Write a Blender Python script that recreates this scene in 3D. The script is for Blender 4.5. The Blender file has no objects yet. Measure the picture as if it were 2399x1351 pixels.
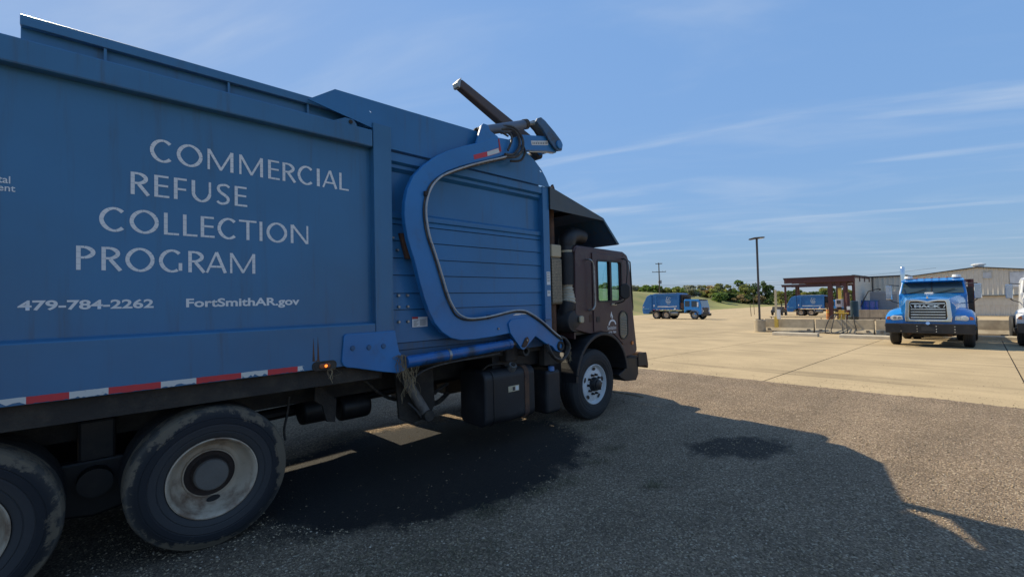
import bpy, math, random
import numpy as np
from mathutils import Matrix, Vector
random.seed(7); RNG = np.random.default_rng(7)
SC = bpy.context.scene
COL = SC.collection
PI = math.pi

# ------------------------------------------------------------------ camera
CAM_H = 1.7712
YAW, PITCH, ROLL, FPX = .8085, .0265, .0228, 1050.0
_f = Vector((math.cos(PITCH)*math.cos(YAW), math.cos(PITCH)*math.sin(YAW), math.sin(PITCH)))
_r = Vector((math.sin(YAW), -math.cos(YAW), 0.0)); _u = _r.cross(_f)
_r2 = math.cos(ROLL)*_r - math.sin(ROLL)*_u; _u2 = math.sin(ROLL)*_r + math.cos(ROLL)*_u
cam = bpy.data.objects.new('camera', bpy.data.cameras.new('camera')); COL.objects.link(cam)
cam.matrix_world = Matrix(((_r2.x, _u2.x, -_f.x, 0), (_r2.y, _u2.y, -_f.y, 0), (_r2.z, _u2.z, -_f.z, CAM_H), (0, 0, 0, 1)))
cam.data.sensor_width = 36.0; cam.data.lens = 36.0*FPX/2399.0
cam.data.clip_start = .05; cam.data.clip_end = 9000
SC.camera = cam

# ------------------------------------------------------------------ sky, sun, exposure
SUN = Vector((-.085, 1.065, 1.0)).normalized()
EL = math.asin(SUN.z); AZ = math.atan2(SUN.x, SUN.y)
world = bpy.data.worlds.new('World'); SC.world = world; world.use_nodes = True
nt = world.node_tree; nt.nodes.clear()
def N(t, ty, **kw):
    n = t.nodes.new(ty)
    for k, v in kw.items(): setattr(n, k, v)
    return n
def mathn(t, op, a, b=None, clamp=False):
    n = N(t, 'ShaderNodeMath', operation=op); n.use_clamp = clamp
    for i, v in enumerate((a, b)):
        if v is None: continue
        if isinstance(v, (int, float)): n.inputs[i].default_value = v
        else: t.links.new(v, n.inputs[i])
    return n.outputs[0]
sky = N(nt, 'ShaderNodeTexSky', sky_type='NISHITA'); sky.sun_disc = False
sky.sun_elevation = EL; sky.sun_rotation = AZ
sky.air_density = 1.0; sky.dust_density = .35; sky.ozone_density = 2.2; sky.altitude = 150
bg = N(nt, 'ShaderNodeBackground'); bg.inputs['Strength'].default_value = .138
tc = N(nt, 'ShaderNodeTexCoord'); sep = N(nt, 'ShaderNodeSeparateXYZ'); nt.links.new(tc.outputs['Generated'], sep.inputs[0])
zz = mathn(nt, 'MAXIMUM', mathn(nt, 'ADD', sep.outputs[2], .06), .02)
px = mathn(nt, 'DIVIDE', sep.outputs[0], zz); py = mathn(nt, 'DIVIDE', sep.outputs[1], zz)
cmb = N(nt, 'ShaderNodeCombineXYZ'); nt.links.new(px, cmb.inputs[0]); nt.links.new(py, cmb.inputs[1])
def cirrus(rot, sc, lo, hi, detail, dist, loc):
    mp = N(nt, 'ShaderNodeMapping', vector_type='TEXTURE'); mp.inputs['Rotation'].default_value = (0, 0, rot); mp.inputs['Scale'].default_value = sc
    mp.inputs['Location'].default_value = (*loc, 0)
    nt.links.new(cmb.outputs[0], mp.inputs[0])
    no = N(nt, 'ShaderNodeTexNoise'); no.inputs['Scale'].default_value = 1.0; no.inputs['Detail'].default_value = detail
    no.inputs['Roughness'].default_value = .55; no.inputs['Distortion'].default_value = dist
    nt.links.new(mp.outputs[0], no.inputs[0])
    r = N(nt, 'ShaderNodeMapRange'); r.interpolation_type = 'SMOOTHSTEP'
    r.inputs[1].default_value = lo; r.inputs[2].default_value = hi
    nt.links.new(no.outputs[0], r.inputs[0]); return r.outputs[0]
c1 = cirrus(math.radians(-65), (3.2, .55, 1), .54, .78, 6, .35, (1.1, 7.0))
c2 = cirrus(math.radians(-55), (1.6, .7, 1), .46, .85, 7, .6, (2.7, 5.3))
cl = mathn(nt, 'ADD', mathn(nt, 'MULTIPLY', c1, .58), mathn(nt, 'MULTIPLY', c2, .36), clamp=True)
# even the sky's brightness out as a clear dry day shows it: keep the colour, compress the luminance
lum = N(nt, 'ShaderNodeRGBToBW'); nt.links.new(sky.outputs[0], lum.inputs[0])
L0, KC = 2.30, .65
fl_ = mathn(nt, 'DIVIDE', 1+KC*L0, mathn(nt, 'ADD', mathn(nt, 'MULTIPLY', lum.outputs[0], KC), 1.0))
sc_ = N(nt, 'ShaderNodeVectorMath', operation='SCALE'); nt.links.new(sky.outputs[0], sc_.inputs[0]); nt.links.new(fl_, sc_.inputs[3])
hz = N(nt, 'ShaderNodeMix', data_type='RGBA'); hz.inputs[0].default_value = .50; nt.links.new(sc_.outputs[0], hz.inputs[6]); hz.inputs[7].default_value = (.98, 2.12, 4.15, 1)
mx = N(nt, 'ShaderNodeMix', data_type='RGBA'); nt.links.new(cl, mx.inputs[0]); nt.links.new(hz.outputs[2], mx.inputs[6])
mx.inputs[7].default_value = (3.5, 4.0, 4.7, 1)
nt.links.new(mx.outputs[2], bg.inputs[0])
wo = N(nt, 'ShaderNodeOutputWorld'); nt.links.new(bg.outputs[0], wo.inputs[0])
sl = bpy.data.lights.new('sun', 'SUN'); sl.energy = 4.75; sl.angle = math.radians(.53); sl.color = (1.0, .875, .65)
so = bpy.data.objects.new('sun', sl); COL.objects.link(so)
so.rotation_euler = (-SUN).to_track_quat('-Z', 'Y').to_euler(); so.location = (0, 0, 60)
SC.view_settings.view_transform = 'Standard'; SC.view_settings.look = 'None'
SC.view_settings.exposure = .35; SC.view_settings.gamma = 1.0; SC.view_settings.use_curve_mapping = False
SC.render.engine = 'CYCLES'
SC.cycles.max_bounces = 8; SC.cycles.transparent_max_bounces = 12; SC.cycles.use_denoising = True
SC.cycles.sample_clamp_indirect = 6

# ------------------------------------------------------------------ materials
MATS = {}
def mat(name, col, rough=.6, metal=0.0, var=.12, vscale=3.0, col2=None, mask=(.45, .7), mscale=2.0, bump=0.0, bscale=40.0,
        coat=0.0, spec=.5, streak=False, emit=None, estr=0, island=0.0, transl=0.0, stretch=None, chip=None):
    """Principled paint/steel/stone: tone noise, an optional second (dirt/rust/fade) colour laid on by noise, fine bump."""
    if name in MATS: return MATS[name]
    m = bpy.data.materials.new(name); m.use_nodes = True; MATS[name] = m
    t = m.node_tree; b = t.nodes['Principled BSDF']; L = t.links.new
    geo = N(t, 'ShaderNodeNewGeometry'); pos = geo.outputs['Position']
    n1 = N(t, 'ShaderNodeTexNoise'); n1.inputs['Scale'].default_value = vscale; n1.inputs['Detail'].default_value = 6; L(pos, n1.inputs[0])
    mr = N(t, 'ShaderNodeMapRange'); L(n1.outputs[0], mr.inputs[0]); mr.inputs[1].default_value = .3; mr.inputs[2].default_value = .7
    mr.inputs[3].default_value = 1-var; mr.inputs[4].default_value = 1+var
    fac = mr.outputs[0]
    if island:
        ri = N(t, 'ShaderNodeMapRange'); L(geo.outputs['Random Per Island'], ri.inputs[0]); ri.inputs[3].default_value = 1-island; ri.inputs[4].default_value = 1+island
        fac = mathn(t, 'MULTIPLY', fac, ri.outputs[0])
    base = N(t, 'ShaderNodeMix', data_type='RGBA', blend_type='MULTIPLY'); base.inputs[0].default_value = 1
    base.inputs[6].default_value = (*col, 1); L(fac, base.inputs[7]); out = base.outputs[2]
    if col2 is not None:
        mp = N(t, 'ShaderNodeMapping'); L(pos, mp.inputs[0])
        mp.inputs['Scale'].default_value = stretch or ((7, 7, .5) if streak else (1, 1, 1))
        n2 = N(t, 'ShaderNodeTexNoise'); n2.inputs['Scale'].default_value = mscale; n2.inputs['Detail'].default_value = 8; n2.inputs['Roughness'].default_value = .65
        L(mp.outputs[0], n2.inputs[0])
        r2 = N(t, 'ShaderNodeMapRange'); r2.interpolation_type = 'SMOOTHSTEP'; L(n2.outputs[0], r2.inputs[0]); r2.inputs[1].default_value = mask[0]; r2.inputs[2].default_value = mask[1]
        mm = N(t, 'ShaderNodeMix', data_type='RGBA'); L(r2.outputs[0], mm.inputs[0]); L(out, mm.inputs[6]); mm.inputs[7].default_value = (*col2, 1); out = mm.outputs[2]
    if chip:
        cc, lo, hi, sc = chip
        n3 = N(t, 'ShaderNodeTexNoise'); n3.inputs['Scale'].default_value = sc; n3.inputs['Detail'].default_value = 9; n3.inputs['Roughness'].default_value = .7; L(pos, n3.inputs[0])
        n4 = N(t, 'ShaderNodeTexNoise'); n4.inputs['Scale'].default_value = 1.7; n4.inputs['Detail'].default_value = 2; L(pos, n4.inputs[0])
        r3 = N(t, 'ShaderNodeMapRange'); L(mathn(t, 'ADD', n3.outputs[0], mathn(t, 'MULTIPLY', n4.outputs[0], .35)), r3.inputs[0]); r3.inputs[1].default_value = lo; r3.inputs[2].default_value = hi
        m3 = N(t, 'ShaderNodeMix', data_type='RGBA'); L(r3.outputs[0], m3.inputs[0]); L(out, m3.inputs[6]); m3.inputs[7].default_value = (*cc, 1); out = m3.outputs[2]
    L(out, b.inputs['Base Color'])
    rr = N(t, 'ShaderNodeMapRange'); L(n1.outputs[0], rr.inputs[0]); rr.inputs[1].default_value = .3; rr.inputs[2].default_value = .7
    rr.inputs[3].default_value = max(.02, rough-.1); rr.inputs[4].default_value = min(1, rough+.1); L(rr.outputs[0], b.inputs['Roughness'])
    b.inputs['Metallic'].default_value = metal; b.inputs['Coat Weight'].default_value = coat; b.inputs['Coat Roughness'].default_value = .12
    b.inputs['Specular IOR Level'].default_value = spec
    if transl: b.inputs['Subsurface Weight'].default_value = 0
    if bump:
        nb = N(t, 'ShaderNodeTexNoise'); nb.inputs['Scale'].default_value = bscale; nb.inputs['Detail'].default_value = 5; L(pos, nb.inputs[0])
        bp = N(t, 'ShaderNodeBump'); bp.inputs['Strength'].default_value = bump; bp.inputs['Distance'].default_value = .02; L(nb.outputs[0], bp.inputs['Height']); L(bp.outputs[0], b.inputs['Normal'])
    if emit: b.inputs['Emission Color'].default_value = (*emit, 1); b.inputs['Emission Strength'].default_value = estr
    return m
def glass(name, tint, gloss=.25):
    if name in MATS: return MATS[name]
    m = bpy.data.materials.new(name); m.use_nodes = True; MATS[name] = m; t = m.node_tree; t.nodes.clear()
    tr = N(t, 'ShaderNodeBsdfTransparent'); tr.inputs[0].default_value = (*tint, 1)
    gl = N(t, 'ShaderNodeBsdfGlossy'); gl.inputs['Roughness'].default_value = .03; gl.inputs[0].default_value = (1, 1, 1, 1)
    fr = N(t, 'ShaderNodeFresnel'); fr.inputs[0].default_value = 1.5
    mi = N(t, 'ShaderNodeMixShader'); t.links.new(mathn(t, 'MULTIPLY', fr.outputs[0], gloss/.25, True), mi.inputs[0]); t.links.new(tr.outputs[0], mi.inputs[1]); t.links.new(gl.outputs[0], mi.inputs[2])
    o = N(t, 'ShaderNodeOutputMaterial'); t.links.new(mi.outputs[0], o.inputs[0]); return m

BLUE = mat('blue_paint', (.032, .145, .285), .40, var=.16, vscale=1.1, col2=(.048, .085, .125), mask=(.50, .86), mscale=1.5, streak=True, coat=.3, bump=.16, bscale=2.2, chip=((.11, .10, .10), .92, .98, 14))
BLUEH = mat('blue_paint_hopper', (.022, .145, .325), .42, var=.15, vscale=1.3, col2=(.05, .095, .15), mask=(.52, .86), mscale=1.6, streak=True, coat=.25, bump=.14, bscale=2.6, chip=((.10, .085, .075), .90, .97, 16))
BLUE2 = mat('blue_paint_arm', (.018, .165, .41), .42, var=.14, vscale=2.0, col2=(.04, .10, .19), mask=(.52, .82), mscale=3, coat=.2, bump=.10, bscale=5, chip=((.09, .08, .075), .87, .95, 18))
BLUEC = mat('blue_cylinder_paint', (.012, .11, .34), .30, var=.2, col2=(.03, .05, .08), mask=(.48, .72), mscale=4, coat=.3)
BLUED = mat('blue_paint_dusty', (.040, .110, .215), .55, var=.14, vscale=2.0, col2=(.075, .10, .135), mask=(.42, .75), mscale=2.2, streak=True, bump=.06, bscale=7)
BLUEF = mat('blue_paint_bright', (.010, .11, .32), .38, var=.08, coat=.3)
BLUEG = mat('blue_paint_glossy', (.004, .19, .55), .25, var=.06, coat=.8)
MAROON = mat('maroon_paint_faded', (.062, .029, .031), .5, var=.2, col2=(.10, .070, .060), mask=(.5, .8), mscale=4, coat=.08, chip=((.13, .08, .055), .88, .96, 12))
MAROON2 = mat('maroon_steel', (.075, .022, .022), .55, var=.15, col2=(.11, .06, .05), mask=(.55, .8))
BLACK = mat('black_steel', (.012, .012, .013), .5, var=.3, col2=(.045, .038, .032), mask=(.5, .85), mscale=5)
BLACKP = mat('black_plastic', (.016, .016, .018), .55, var=.25, col2=(.05, .045, .04), mask=(.5, .9), mscale=3, bump=.1, bscale=60)
DIRTY = mat('dirty_steel', (.030, .025, .021), .8, var=.3, col2=(.068, .055, .040), mask=(.4, .75), mscale=5, bump=.3, bscale=60)
RUST = mat('rusty_steel', (.13, .065, .035), .8, var=.3, col2=(.05, .03, .025), mask=(.4, .7), mscale=9, bump=.3, bscale=70)
STEEL = mat('bare_steel', (.34, .33, .31), .38, .7, var=.2, col2=(.16, .13, .10), mask=(.5, .75), mscale=20)
CHROME = mat('chrome', (.78, .78, .78), .10, 1.0, var=.05)
WHEELW = mat('white_wheel_paint', (.62, .64, .64), .45, var=.08, col2=(.30, .27, .22), mask=(.55, .85), mscale=9)
RIMD = mat('dirty_rim_paint', (.46, .375, .275), .6, var=.25, col2=(.19, .115, .070), mask=(.44, .70), mscale=4.5, bump=.15, bscale=60)
HUBR = mat('hub_rust', (.042, .028, .022), .85, var=.3, col2=(.075, .060, .05), mask=(.55, .75), mscale=14, bump=.3, bscale=60)
HUBG = mat('hub_grey', (.13, .115, .098), .7, var=.25, bump=.2, bscale=50)
WHITE = mat('white_vinyl', (.74, .74, .73), .45, var=.05)
WHITEP = mat('white_paint', (.72, .72, .70), .4, var=.06, coat=.2)
TAPER = mat('red_reflective', (.55, .035, .045), .4, var=.1, col2=(.30, .05, .05), mask=(.55, .8), mscale=14)
TAPEW = mat('white_reflective', (.62, .62, .58), .4, var=.08, col2=(.25, .24, .22), mask=(.58, .72), mscale=16)
CREAM = mat('cream_paint', (.52, .44, .29), .55, var=.12, col2=(.28, .20, .12), mask=(.55, .8), mscale=6)
AMBER = mat('amber_lens', (.55, .13, .02), .25, var=.1, coat=.5)
AMBERL = mat('amber_lens_lit', (.6, .15, .02), .3, emit=(1.0, .22, .03), estr=1.6)
TUBE = mat('hydraulic_tube', (.42, .42, .41), .4, .2, var=.2, col2=(.12, .10, .08), mask=(.5, .8), mscale=12)
HOSE = mat('rubber_hose', (.035, .032, .030), .6, var=.3, col2=(.13, .105, .075), mask=(.45, .75), mscale=14)
STRAW = mat('dry_straw', (.27, .20, .11), .9, var=.2, island=.45)
WEED = mat('dry_weed', (.115, .100, .055), .95, var=.2, island=.6)
CONCB = mat('barrier_concrete', (.40, .335, .235), .9, var=.14, vscale=4, col2=(.28, .225, .155), mask=(.45, .75), mscale=1.6, bump=.15, bscale=30)
BEIGE = mat('beige_siding', (.60, .56, .48), .55, var=.06, col2=(.48, .44, .37), mask=(.5, .85), mscale=.8, streak=True)
GREYM = mat('grey_siding', (.27, .28, .30), .5, var=.08)
TRIMD = mat('dark_trim', (.045, .040, .042), .5, var=.15)
YELLOW = mat('yellow_paint', (.62, .42, .07), .5, var=.12, col2=(.35, .22, .06), mask=(.55, .8), mscale=7)
ORANGE = mat('orange_paint', (.55, .20, .05), .5, var=.12)
WOOD = mat('weathered_wood', (.11, .085, .065), .9, var=.25)
GLASS = glass('cab_glass', (.64, .87, .92)); GLASSD = glass('dark_glass', (.10, .13, .14), .6)
RED = mat('red_paint', (.42, .04, .04), .5); HEADL = mat('headlamp_lens', (.62, .62, .60), .12, var=.05, coat=1)
def perforated():
    m = mat('perforated_shield', (.33, .27, .18), .6, var=.15); t = m.node_tree; b = t.nodes['Principled BSDF']
    geo = t.nodes.new('ShaderNodeNewGeometry'); v = N(t, 'ShaderNodeTexVoronoi'); v.inputs['Scale'].default_value = 48; v.inputs['Randomness'].default_value = .15
    t.links.new(geo.outputs['Position'], v.inputs[0])
    mm = N(t, 'ShaderNodeMix', data_type='RGBA'); t.links.new(mathn(t, 'LESS_THAN', v.outputs['Distance'], .42), mm.inputs[0])
    src = b.inputs['Base Color'].links[0].from_socket; t.links.new(src, mm.inputs[6]); mm.inputs[7].default_value = (.03, .026, .022, 1); t.links.new(mm.outputs[2], b.inputs['Base Color']); return m
PERF = perforated()
def tyre_mat():
    m = bpy.data.materials.new('tyre_rubber'); m.use_nodes = True; t = m.node_tree; b = t.nodes['Principled BSDF']; L = t.links.new
    co = N(t, 'ShaderNodeTexCoord'); sp = N(t, 'ShaderNodeSeparateXYZ'); L(co.outputs['Object'], sp.inputs[0])
    r = mathn(t, 'SQRT', mathn(t, 'ADD', mathn(t, 'MULTIPLY', sp.outputs[0], sp.outputs[0]), mathn(t, 'MULTIPLY', sp.outputs[2], sp.outputs[2])))
    n = N(t, 'ShaderNodeTexNoise'); n.inputs['Scale'].default_value = 11; n.inputs['Detail'].default_value = 12; n.inputs['Roughness'].default_value = .72; L(co.outputs['Object'], n.inputs[0])
    nb = N(t, 'ShaderNodeTexNoise'); nb.inputs['Scale'].default_value = 3.4; nb.inputs['Detail'].default_value = 3; L(co.outputs['Object'], nb.inputs[0])
    ramp = N(t, 'ShaderNodeValToRGB'); L(r, ramp.inputs[0]); e = ramp.color_ramp.elements
    e[0].position = .30; e[0].color = (.045, .044, .044, 1); e[1].position = .388; e[1].color = (.036, .035, .037, 1)
    for ps, c in ((.398, (.014, .015, .019)), (.455, (.013, .014, .017)), (.488, (.034, .032, .030)), (.503, (.085, .076, .062)), (.512, (.050, .046, .041))):
        x = ramp.color_ramp.elements.new(ps); x.color = (*c, 1)
    bias = N(t, 'ShaderNodeMapRange'); L(r, bias.inputs[0]); bias.inputs[1].default_value = .395; bias.inputs[2].default_value = .475; bias.inputs[3].default_value = -.30; bias.inputs[4].default_value = .05
    mv = mathn(t, 'ADD', mathn(t, 'ADD', mathn(t, 'MULTIPLY', n.outputs[0], .9), mathn(t, 'MULTIPLY', nb.outputs[0], 1.0)), bias.outputs[0])
    ms = N(t, 'ShaderNodeMapRange'); ms.interpolation_type = 'SMOOTHSTEP'; L(mv, ms.inputs[0]); ms.inputs[1].default_value = .91; ms.inputs[2].default_value = 1.0; ms.inputs[4].default_value = .85
    mud = N(t, 'ShaderNodeMix', data_type='RGBA'); L(ms.outputs[0], mud.inputs[0]); L(ramp.outputs[0], mud.inputs[6]); mud.inputs[7].default_value = (.155, .122, .082, 1)
    L(mud.outputs[2], b.inputs['Base Color']); b.inputs['Roughness'].default_value = .85
    bp = N(t, 'ShaderNodeBump'); bp.inputs['Strength'].default_value = .4; bp.inputs['Distance'].default_value = .01; L(n.outputs[0], bp.inputs['Height']); L(bp.outputs[0], b.inputs['Normal'])
    return m
TYRE = tyre_mat()
TYREC = mat('tyre_clean', (.022, .022, .023), .75, var=.25, col2=(.05, .046, .04), mask=(.5, .8), mscale=6)

# ------------------------------------------------------------------ mesh helpers
OFF = {}
class MB:
    def __init__(s): s.v = []; s.f = []
    def add(s, vs, fs):
        o = len(s.v); s.v += [tuple(v) for v in vs]; s.f += [tuple(i+o for i in f) for f in fs]; return s
    def box(s, x0, x1, y0, y1, z0, z1):
        return s.add([(x0,y0,z0),(x1,y0,z0),(x1,y1,z0),(x0,y1,z0),(x0,y0,z1),(x1,y0,z1),(x1,y1,z1),(x0,y1,z1)],
                     [(0,3,2,1),(4,5,6,7),(0,1,5,4),(1,2,6,5),(2,3,7,6),(3,0,4,7)])
    def prism(s, poly, a0, a1, axis='y'):
        """extrude a 2-D outline: axis y takes (x,z), axis x takes (y,z), axis z takes (x,y)"""
        ar = sum(poly[i][0]*poly[(i+1) % len(poly)][1]-poly[(i+1) % len(poly)][0]*poly[i][1] for i in range(len(poly)))
        if ar < 0: poly = poly[::-1]
        P = {'y': lambda p, a: (p[0], a, p[1]), 'x': lambda p, a: (a, p[0], p[1]), 'z': lambda p, a: (p[0], p[1], a)}[axis]
        n = len(poly); vs = [P(p, a0) for p in poly]+[P(p, a1) for p in poly]
        if axis == 'y': fs = [tuple(range(n)), tuple(range(2*n-1, n-1, -1))]+[(i, n+i, n+(i+1) % n, (i+1) % n) for i in range(n)]
        else: fs = [tuple(range(n-1, -1, -1)), tuple(range(n, 2*n))]+[(i, (i+1) % n, n+(i+1) % n, n+i) for i in range(n)]
        return s.add(vs, fs)
    def cyl(s, p0, p1, r0, r1=None, n=16, cap=True):
        p0 = Vector(p0); p1 = Vector(p1); r1 = r0 if r1 is None else r1
        d = (p1-p0).normalized(); a = d.orthogonal().normalized(); b = d.cross(a)
        vs = []
        for p, r in ((p0, r0), (p1, r1)):
            for i in range(n):
                t = 2*PI*i/n; vs.append(p+a*math.cos(t)*r+b*math.sin(t)*r)
        fs = [(i, (i+1) % n, n+(i+1) % n, n+i) for i in range(n)]
        if cap: fs += [tuple(range(n-1, -1, -1)), tuple(range(n, 2*n))]
        return s.add(vs, fs)
    def tube(s, pts, r, n=8, cap=True):
        pts = [Vector(p) for p in pts]; m = len(pts); vs = []; a = None
        for i, p in enumerate(pts):
            d = (pts[min(i+1, m-1)]-pts[max(i-1, 0)]).normalized()
            a = d.orthogonal().normalized() if a is None else (a-d*a.dot(d)).normalized()
            b = d.cross(a); rr = r[i] if isinstance(r, (list, tuple)) else r
            for k in range(n):
                t = 2*PI*k/n; vs.append(p+a*math.cos(t)*rr+b*math.sin(t)*rr)
        fs = [(i*n+k, i*n+(k+1) % n, (i+1)*n+(k+1) % n, (i+1)*n+k) for i in range(m-1) for k in range(n)]
        if cap: fs += [tuple(range(n-1, -1, -1)), tuple(range((m-1)*n, m*n))]
        return s.add(vs, fs)
    def lathe(s, prof, n=48, sgn=1, c=(0, 0, 0)):
        """revolve (radius, y) about the local Y axis; sgn -1 mirrors the y"""
        m = len(prof); vs = []
        for r, y in prof:
            for k in range(n):
                t = 2*PI*k/n; vs.append((c[0]+r*math.cos(t), c[1]+sgn*y, c[2]+r*math.sin(t)))
        fs = []
        for i in range(m-1):
            for k in range(n):
                q = (i*n+k, i*n+(k+1) % n, (i+1)*n+(k+1) % n, (i+1)*n+k); fs.append(q if sgn > 0 else q[::-1])
        return s.add(vs, fs)
    def quad(s, a, b, c, d): return s.add([a, b, c, d], [(0, 1, 2, 3)])
    def mesh(s, name, m, off=(0, 0, 0), smooth=False):
        me = bpy.data.meshes.new(name)
        me.from_pydata([(x-off[0], y-off[1], z-off[2]) for x, y, z in s.v], [], s.f)
        me.materials.append(m); me.validate()
        if smooth:
            me.polygons.foreach_set('use_smooth', [True]*len(me.polygons))
            try: me.set_sharp_from_angle(angle=math.radians(smooth if smooth is not True else 40))
            except Exception: pass
        me.update(); return me
    def build(s, name, m, parent=None, smooth=False, bevel=0.0, seg=2, off=None):
        o = off if off is not None else (OFF.get(parent.name, (0, 0, 0)) if parent else (0, 0, 0))
        ob = bpy.data.objects.new(name, s.mesh(name, m, o, smooth)); COL.objects.link(ob)
        if parent: ob.parent = parent
        OFF[ob.name] = o
        if bevel:
            md = ob.modifiers.new('edge', 'BEVEL'); md.width = bevel; md.segments = seg; md.limit_method = 'ANGLE'; md.angle_limit = math.radians(35)
        return ob
def link_mesh(name, me, parent=None, loc=(0, 0, 0), rot=None):
    ob = bpy.data.objects.new(name, me); COL.objects.link(ob); ob.location = loc
    if rot: ob.rotation_euler = rot
    if parent: ob.parent = parent
    OFF[ob.name] = (0, 0, 0); return ob
def tag(o, label, cat, group=None):
    o['label'] = label; o['category'] = cat
    if group: o['group'] = group
    return o
def empty(name, loc=(0, 0, 0), label=None, cat=None, group=None, off=None):
    o = bpy.data.objects.new(name, None); COL.objects.link(o); o.location = loc; o.empty_display_size = .2
    OFF[o.name] = off if off is not None else (0, 0, 0)
    if label: tag(o, label, cat, group)
    return o
def copy_tree(o, parent=None):
    c = o.copy(); COL.objects.link(c)
    if parent: c.parent = parent
    for ch in [k for k in bpy.data.objects if k.parent == o]: copy_tree(ch, c)
    return c
def rounded(x0, x1, z0, z1, r, n=5):
    out = []
    for cx, cz, a in ((x1-r, z1-r, 0), (x0+r, z1-r, 90), (x0+r, z0+r, 180), (x1-r, z0+r, 270)):
        for k in range(n+1):
            t = math.radians(a+90*k/n); out.append((cx+r*math.cos(t), cz+r*math.sin(t)))
    return out
def with_hole(outer, hole):
    """outline with a hole joined by a slit, so a plate keeps a real opening"""
    def area(p): return sum(p[i][0]*p[(i+1) % len(p)][1]-p[(i+1) % len(p)][0]*p[i][1] for i in range(len(p)))
    if area(outer) < 0: outer = outer[::-1]
    if area(hole) > 0: hole = hole[::-1]
    i, j = min(((i, j) for i in range(len(outer)) for j in range(len(hole))), key=lambda q: (outer[q[0]][0]-hole[q[1]][0])**2+(outer[q[0]][1]-hole[q[1]][1])**2)
    return outer[:i+1]+hole[j:]+hole[:j+1]+outer[i:]
def circ(cx, cz, r, n=14): return [(cx+r*math.cos(2*PI*k/n), cz+r*math.sin(2*PI*k/n)) for k in range(n)]
def smooth_path(pts, n=4):
    P = [Vector(p) for p in pts]; out = []
    for i in range(len(P)-1):
        a, b, c, d = P[max(i-1, 0)], P[i], P[i+1], P[min(i+2, len(P)-1)]
        for k in range(n):
            t = k/n; out.append(.5*((2*b)+(c-a)*t+(2*a-5*b+4*c-d)*t*t+(3*b-a-3*c+d)*t**3))
    return out+[P[-1]]
def text_mesh(body, bold=0.0, m=None):
    cu = bpy.data.curves.new('lettering', 'FONT'); cu.body = body; cu.offset = bold; cu.resolution_u = 4
    ob = bpy.data.objects.new('lettering', cu); me = bpy.data.meshes.new_from_object(ob)
    bpy.data.objects.remove(ob); bpy.data.curves.remove(cu)
    if m: me.materials.clear(); me.materials.append(m)
    return me
def fit_text(name, body, m, x0, x1, z0, z1, y, parent, bold=.0, ref=None):
    """flat vinyl lettering on a side that faces -Y"""
    me = text_mesh(body, bold, m); me.name = name
    xs = [v.co.x for v in me.vertices]; ys = [v.co.y for v in me.vertices]
    a, b = min(xs), max(xs); c, d = (min(ys), max(ys)) if ref is None else ref
    o = OFF.get(parent.name, (0, 0, 0))
    for v in me.vertices:
        X = x0+(v.co.x-a)/(b-a)*(x1-x0); Z = z0+(v.co.y-c)/(d-c)*(z1-z0); v.co = (X-o[0], y-o[1], Z-o[2])
    ob = bpy.data.objects.new(name, me); COL.objects.link(ob); ob.parent = parent; OFF[ob.name] = o; return ob

# ------------------------------------------------------------------ ground, gravel, concrete lot, hill
SLOPE = .0235
def lot_z(x): return -SLOPE*min(max(x-10.0, 0.0), 80.0)
def interp(x, xs, ys): return float(np.interp(x, xs, ys))
def hill(x, y):
    az = math.degrees(math.atan2(y, x)); r = math.hypot(x, y); b = lot_z(x)
    r0 = interp(az, [-180, 12, 15.4, 20.9, 26, 30.5, 34, 70, 180], [400, 190, 160, 133, 104, 86, 74, 70, 200])
    zc = interp(az, [-180, 8, 12, 15.4, 20.9, 25.5, 31, 40, 90, 180], [-1.9, -1.9, -1.9, -1.45, .25, 2.35, 3.6, 5.2, 6, 0])
    t = min(max((r-r0)/48.0, 0), 1); t = t*t*(3-2*t)
    z = b*(1-t)+zc*t
    t2 = min(max((r-r0-60)/500.0, 0), 1)
    z += -3.0*t2*t2 if zc > -1 else -.5*t2
    if r < r0+2: z -= .12*min(1, (r0+2-r)/4.0)
    return z + .10*math.sin(x*.21)*math.cos(y*.17)*t
def grass_mat():
    m = mat('meadow_grass', (.200, .205, .060), .95, var=.25, vscale=.12, col2=(.30, .235, .095), mask=(.44, .70), mscale=.22, bump=.6, bscale=2.5, stretch=(1.2, .35, 1))
    return m
azs = np.radians(np.concatenate([np.arange(-180, -10, 5), np.arange(-10, 75, .75), np.arange(75, 181, 5)]))
rs = np.concatenate([[0.0, 6], np.geomspace(12, 60, 12), np.arange(64, 230, 4.0), np.geomspace(235, 4000, 22)])
g = MB(); g.v = [(r*math.cos(a), r*math.sin(a), hill(r*math.cos(a), r*math.sin(a)) - (.10 if r < 60 else 0)) for a in azs for r in rs]
nr = len(rs); g.f = [(i*nr+j, i*nr+j+1, (i+1)*nr+j+1, (i+1)*nr+j) for i in range(len(azs)-1) for j in range(nr-1)]
go = g.build('ground', grass_mat(), smooth=True); go['kind'] = 'structure'
for p in go.data.polygons: p.flip()

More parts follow.
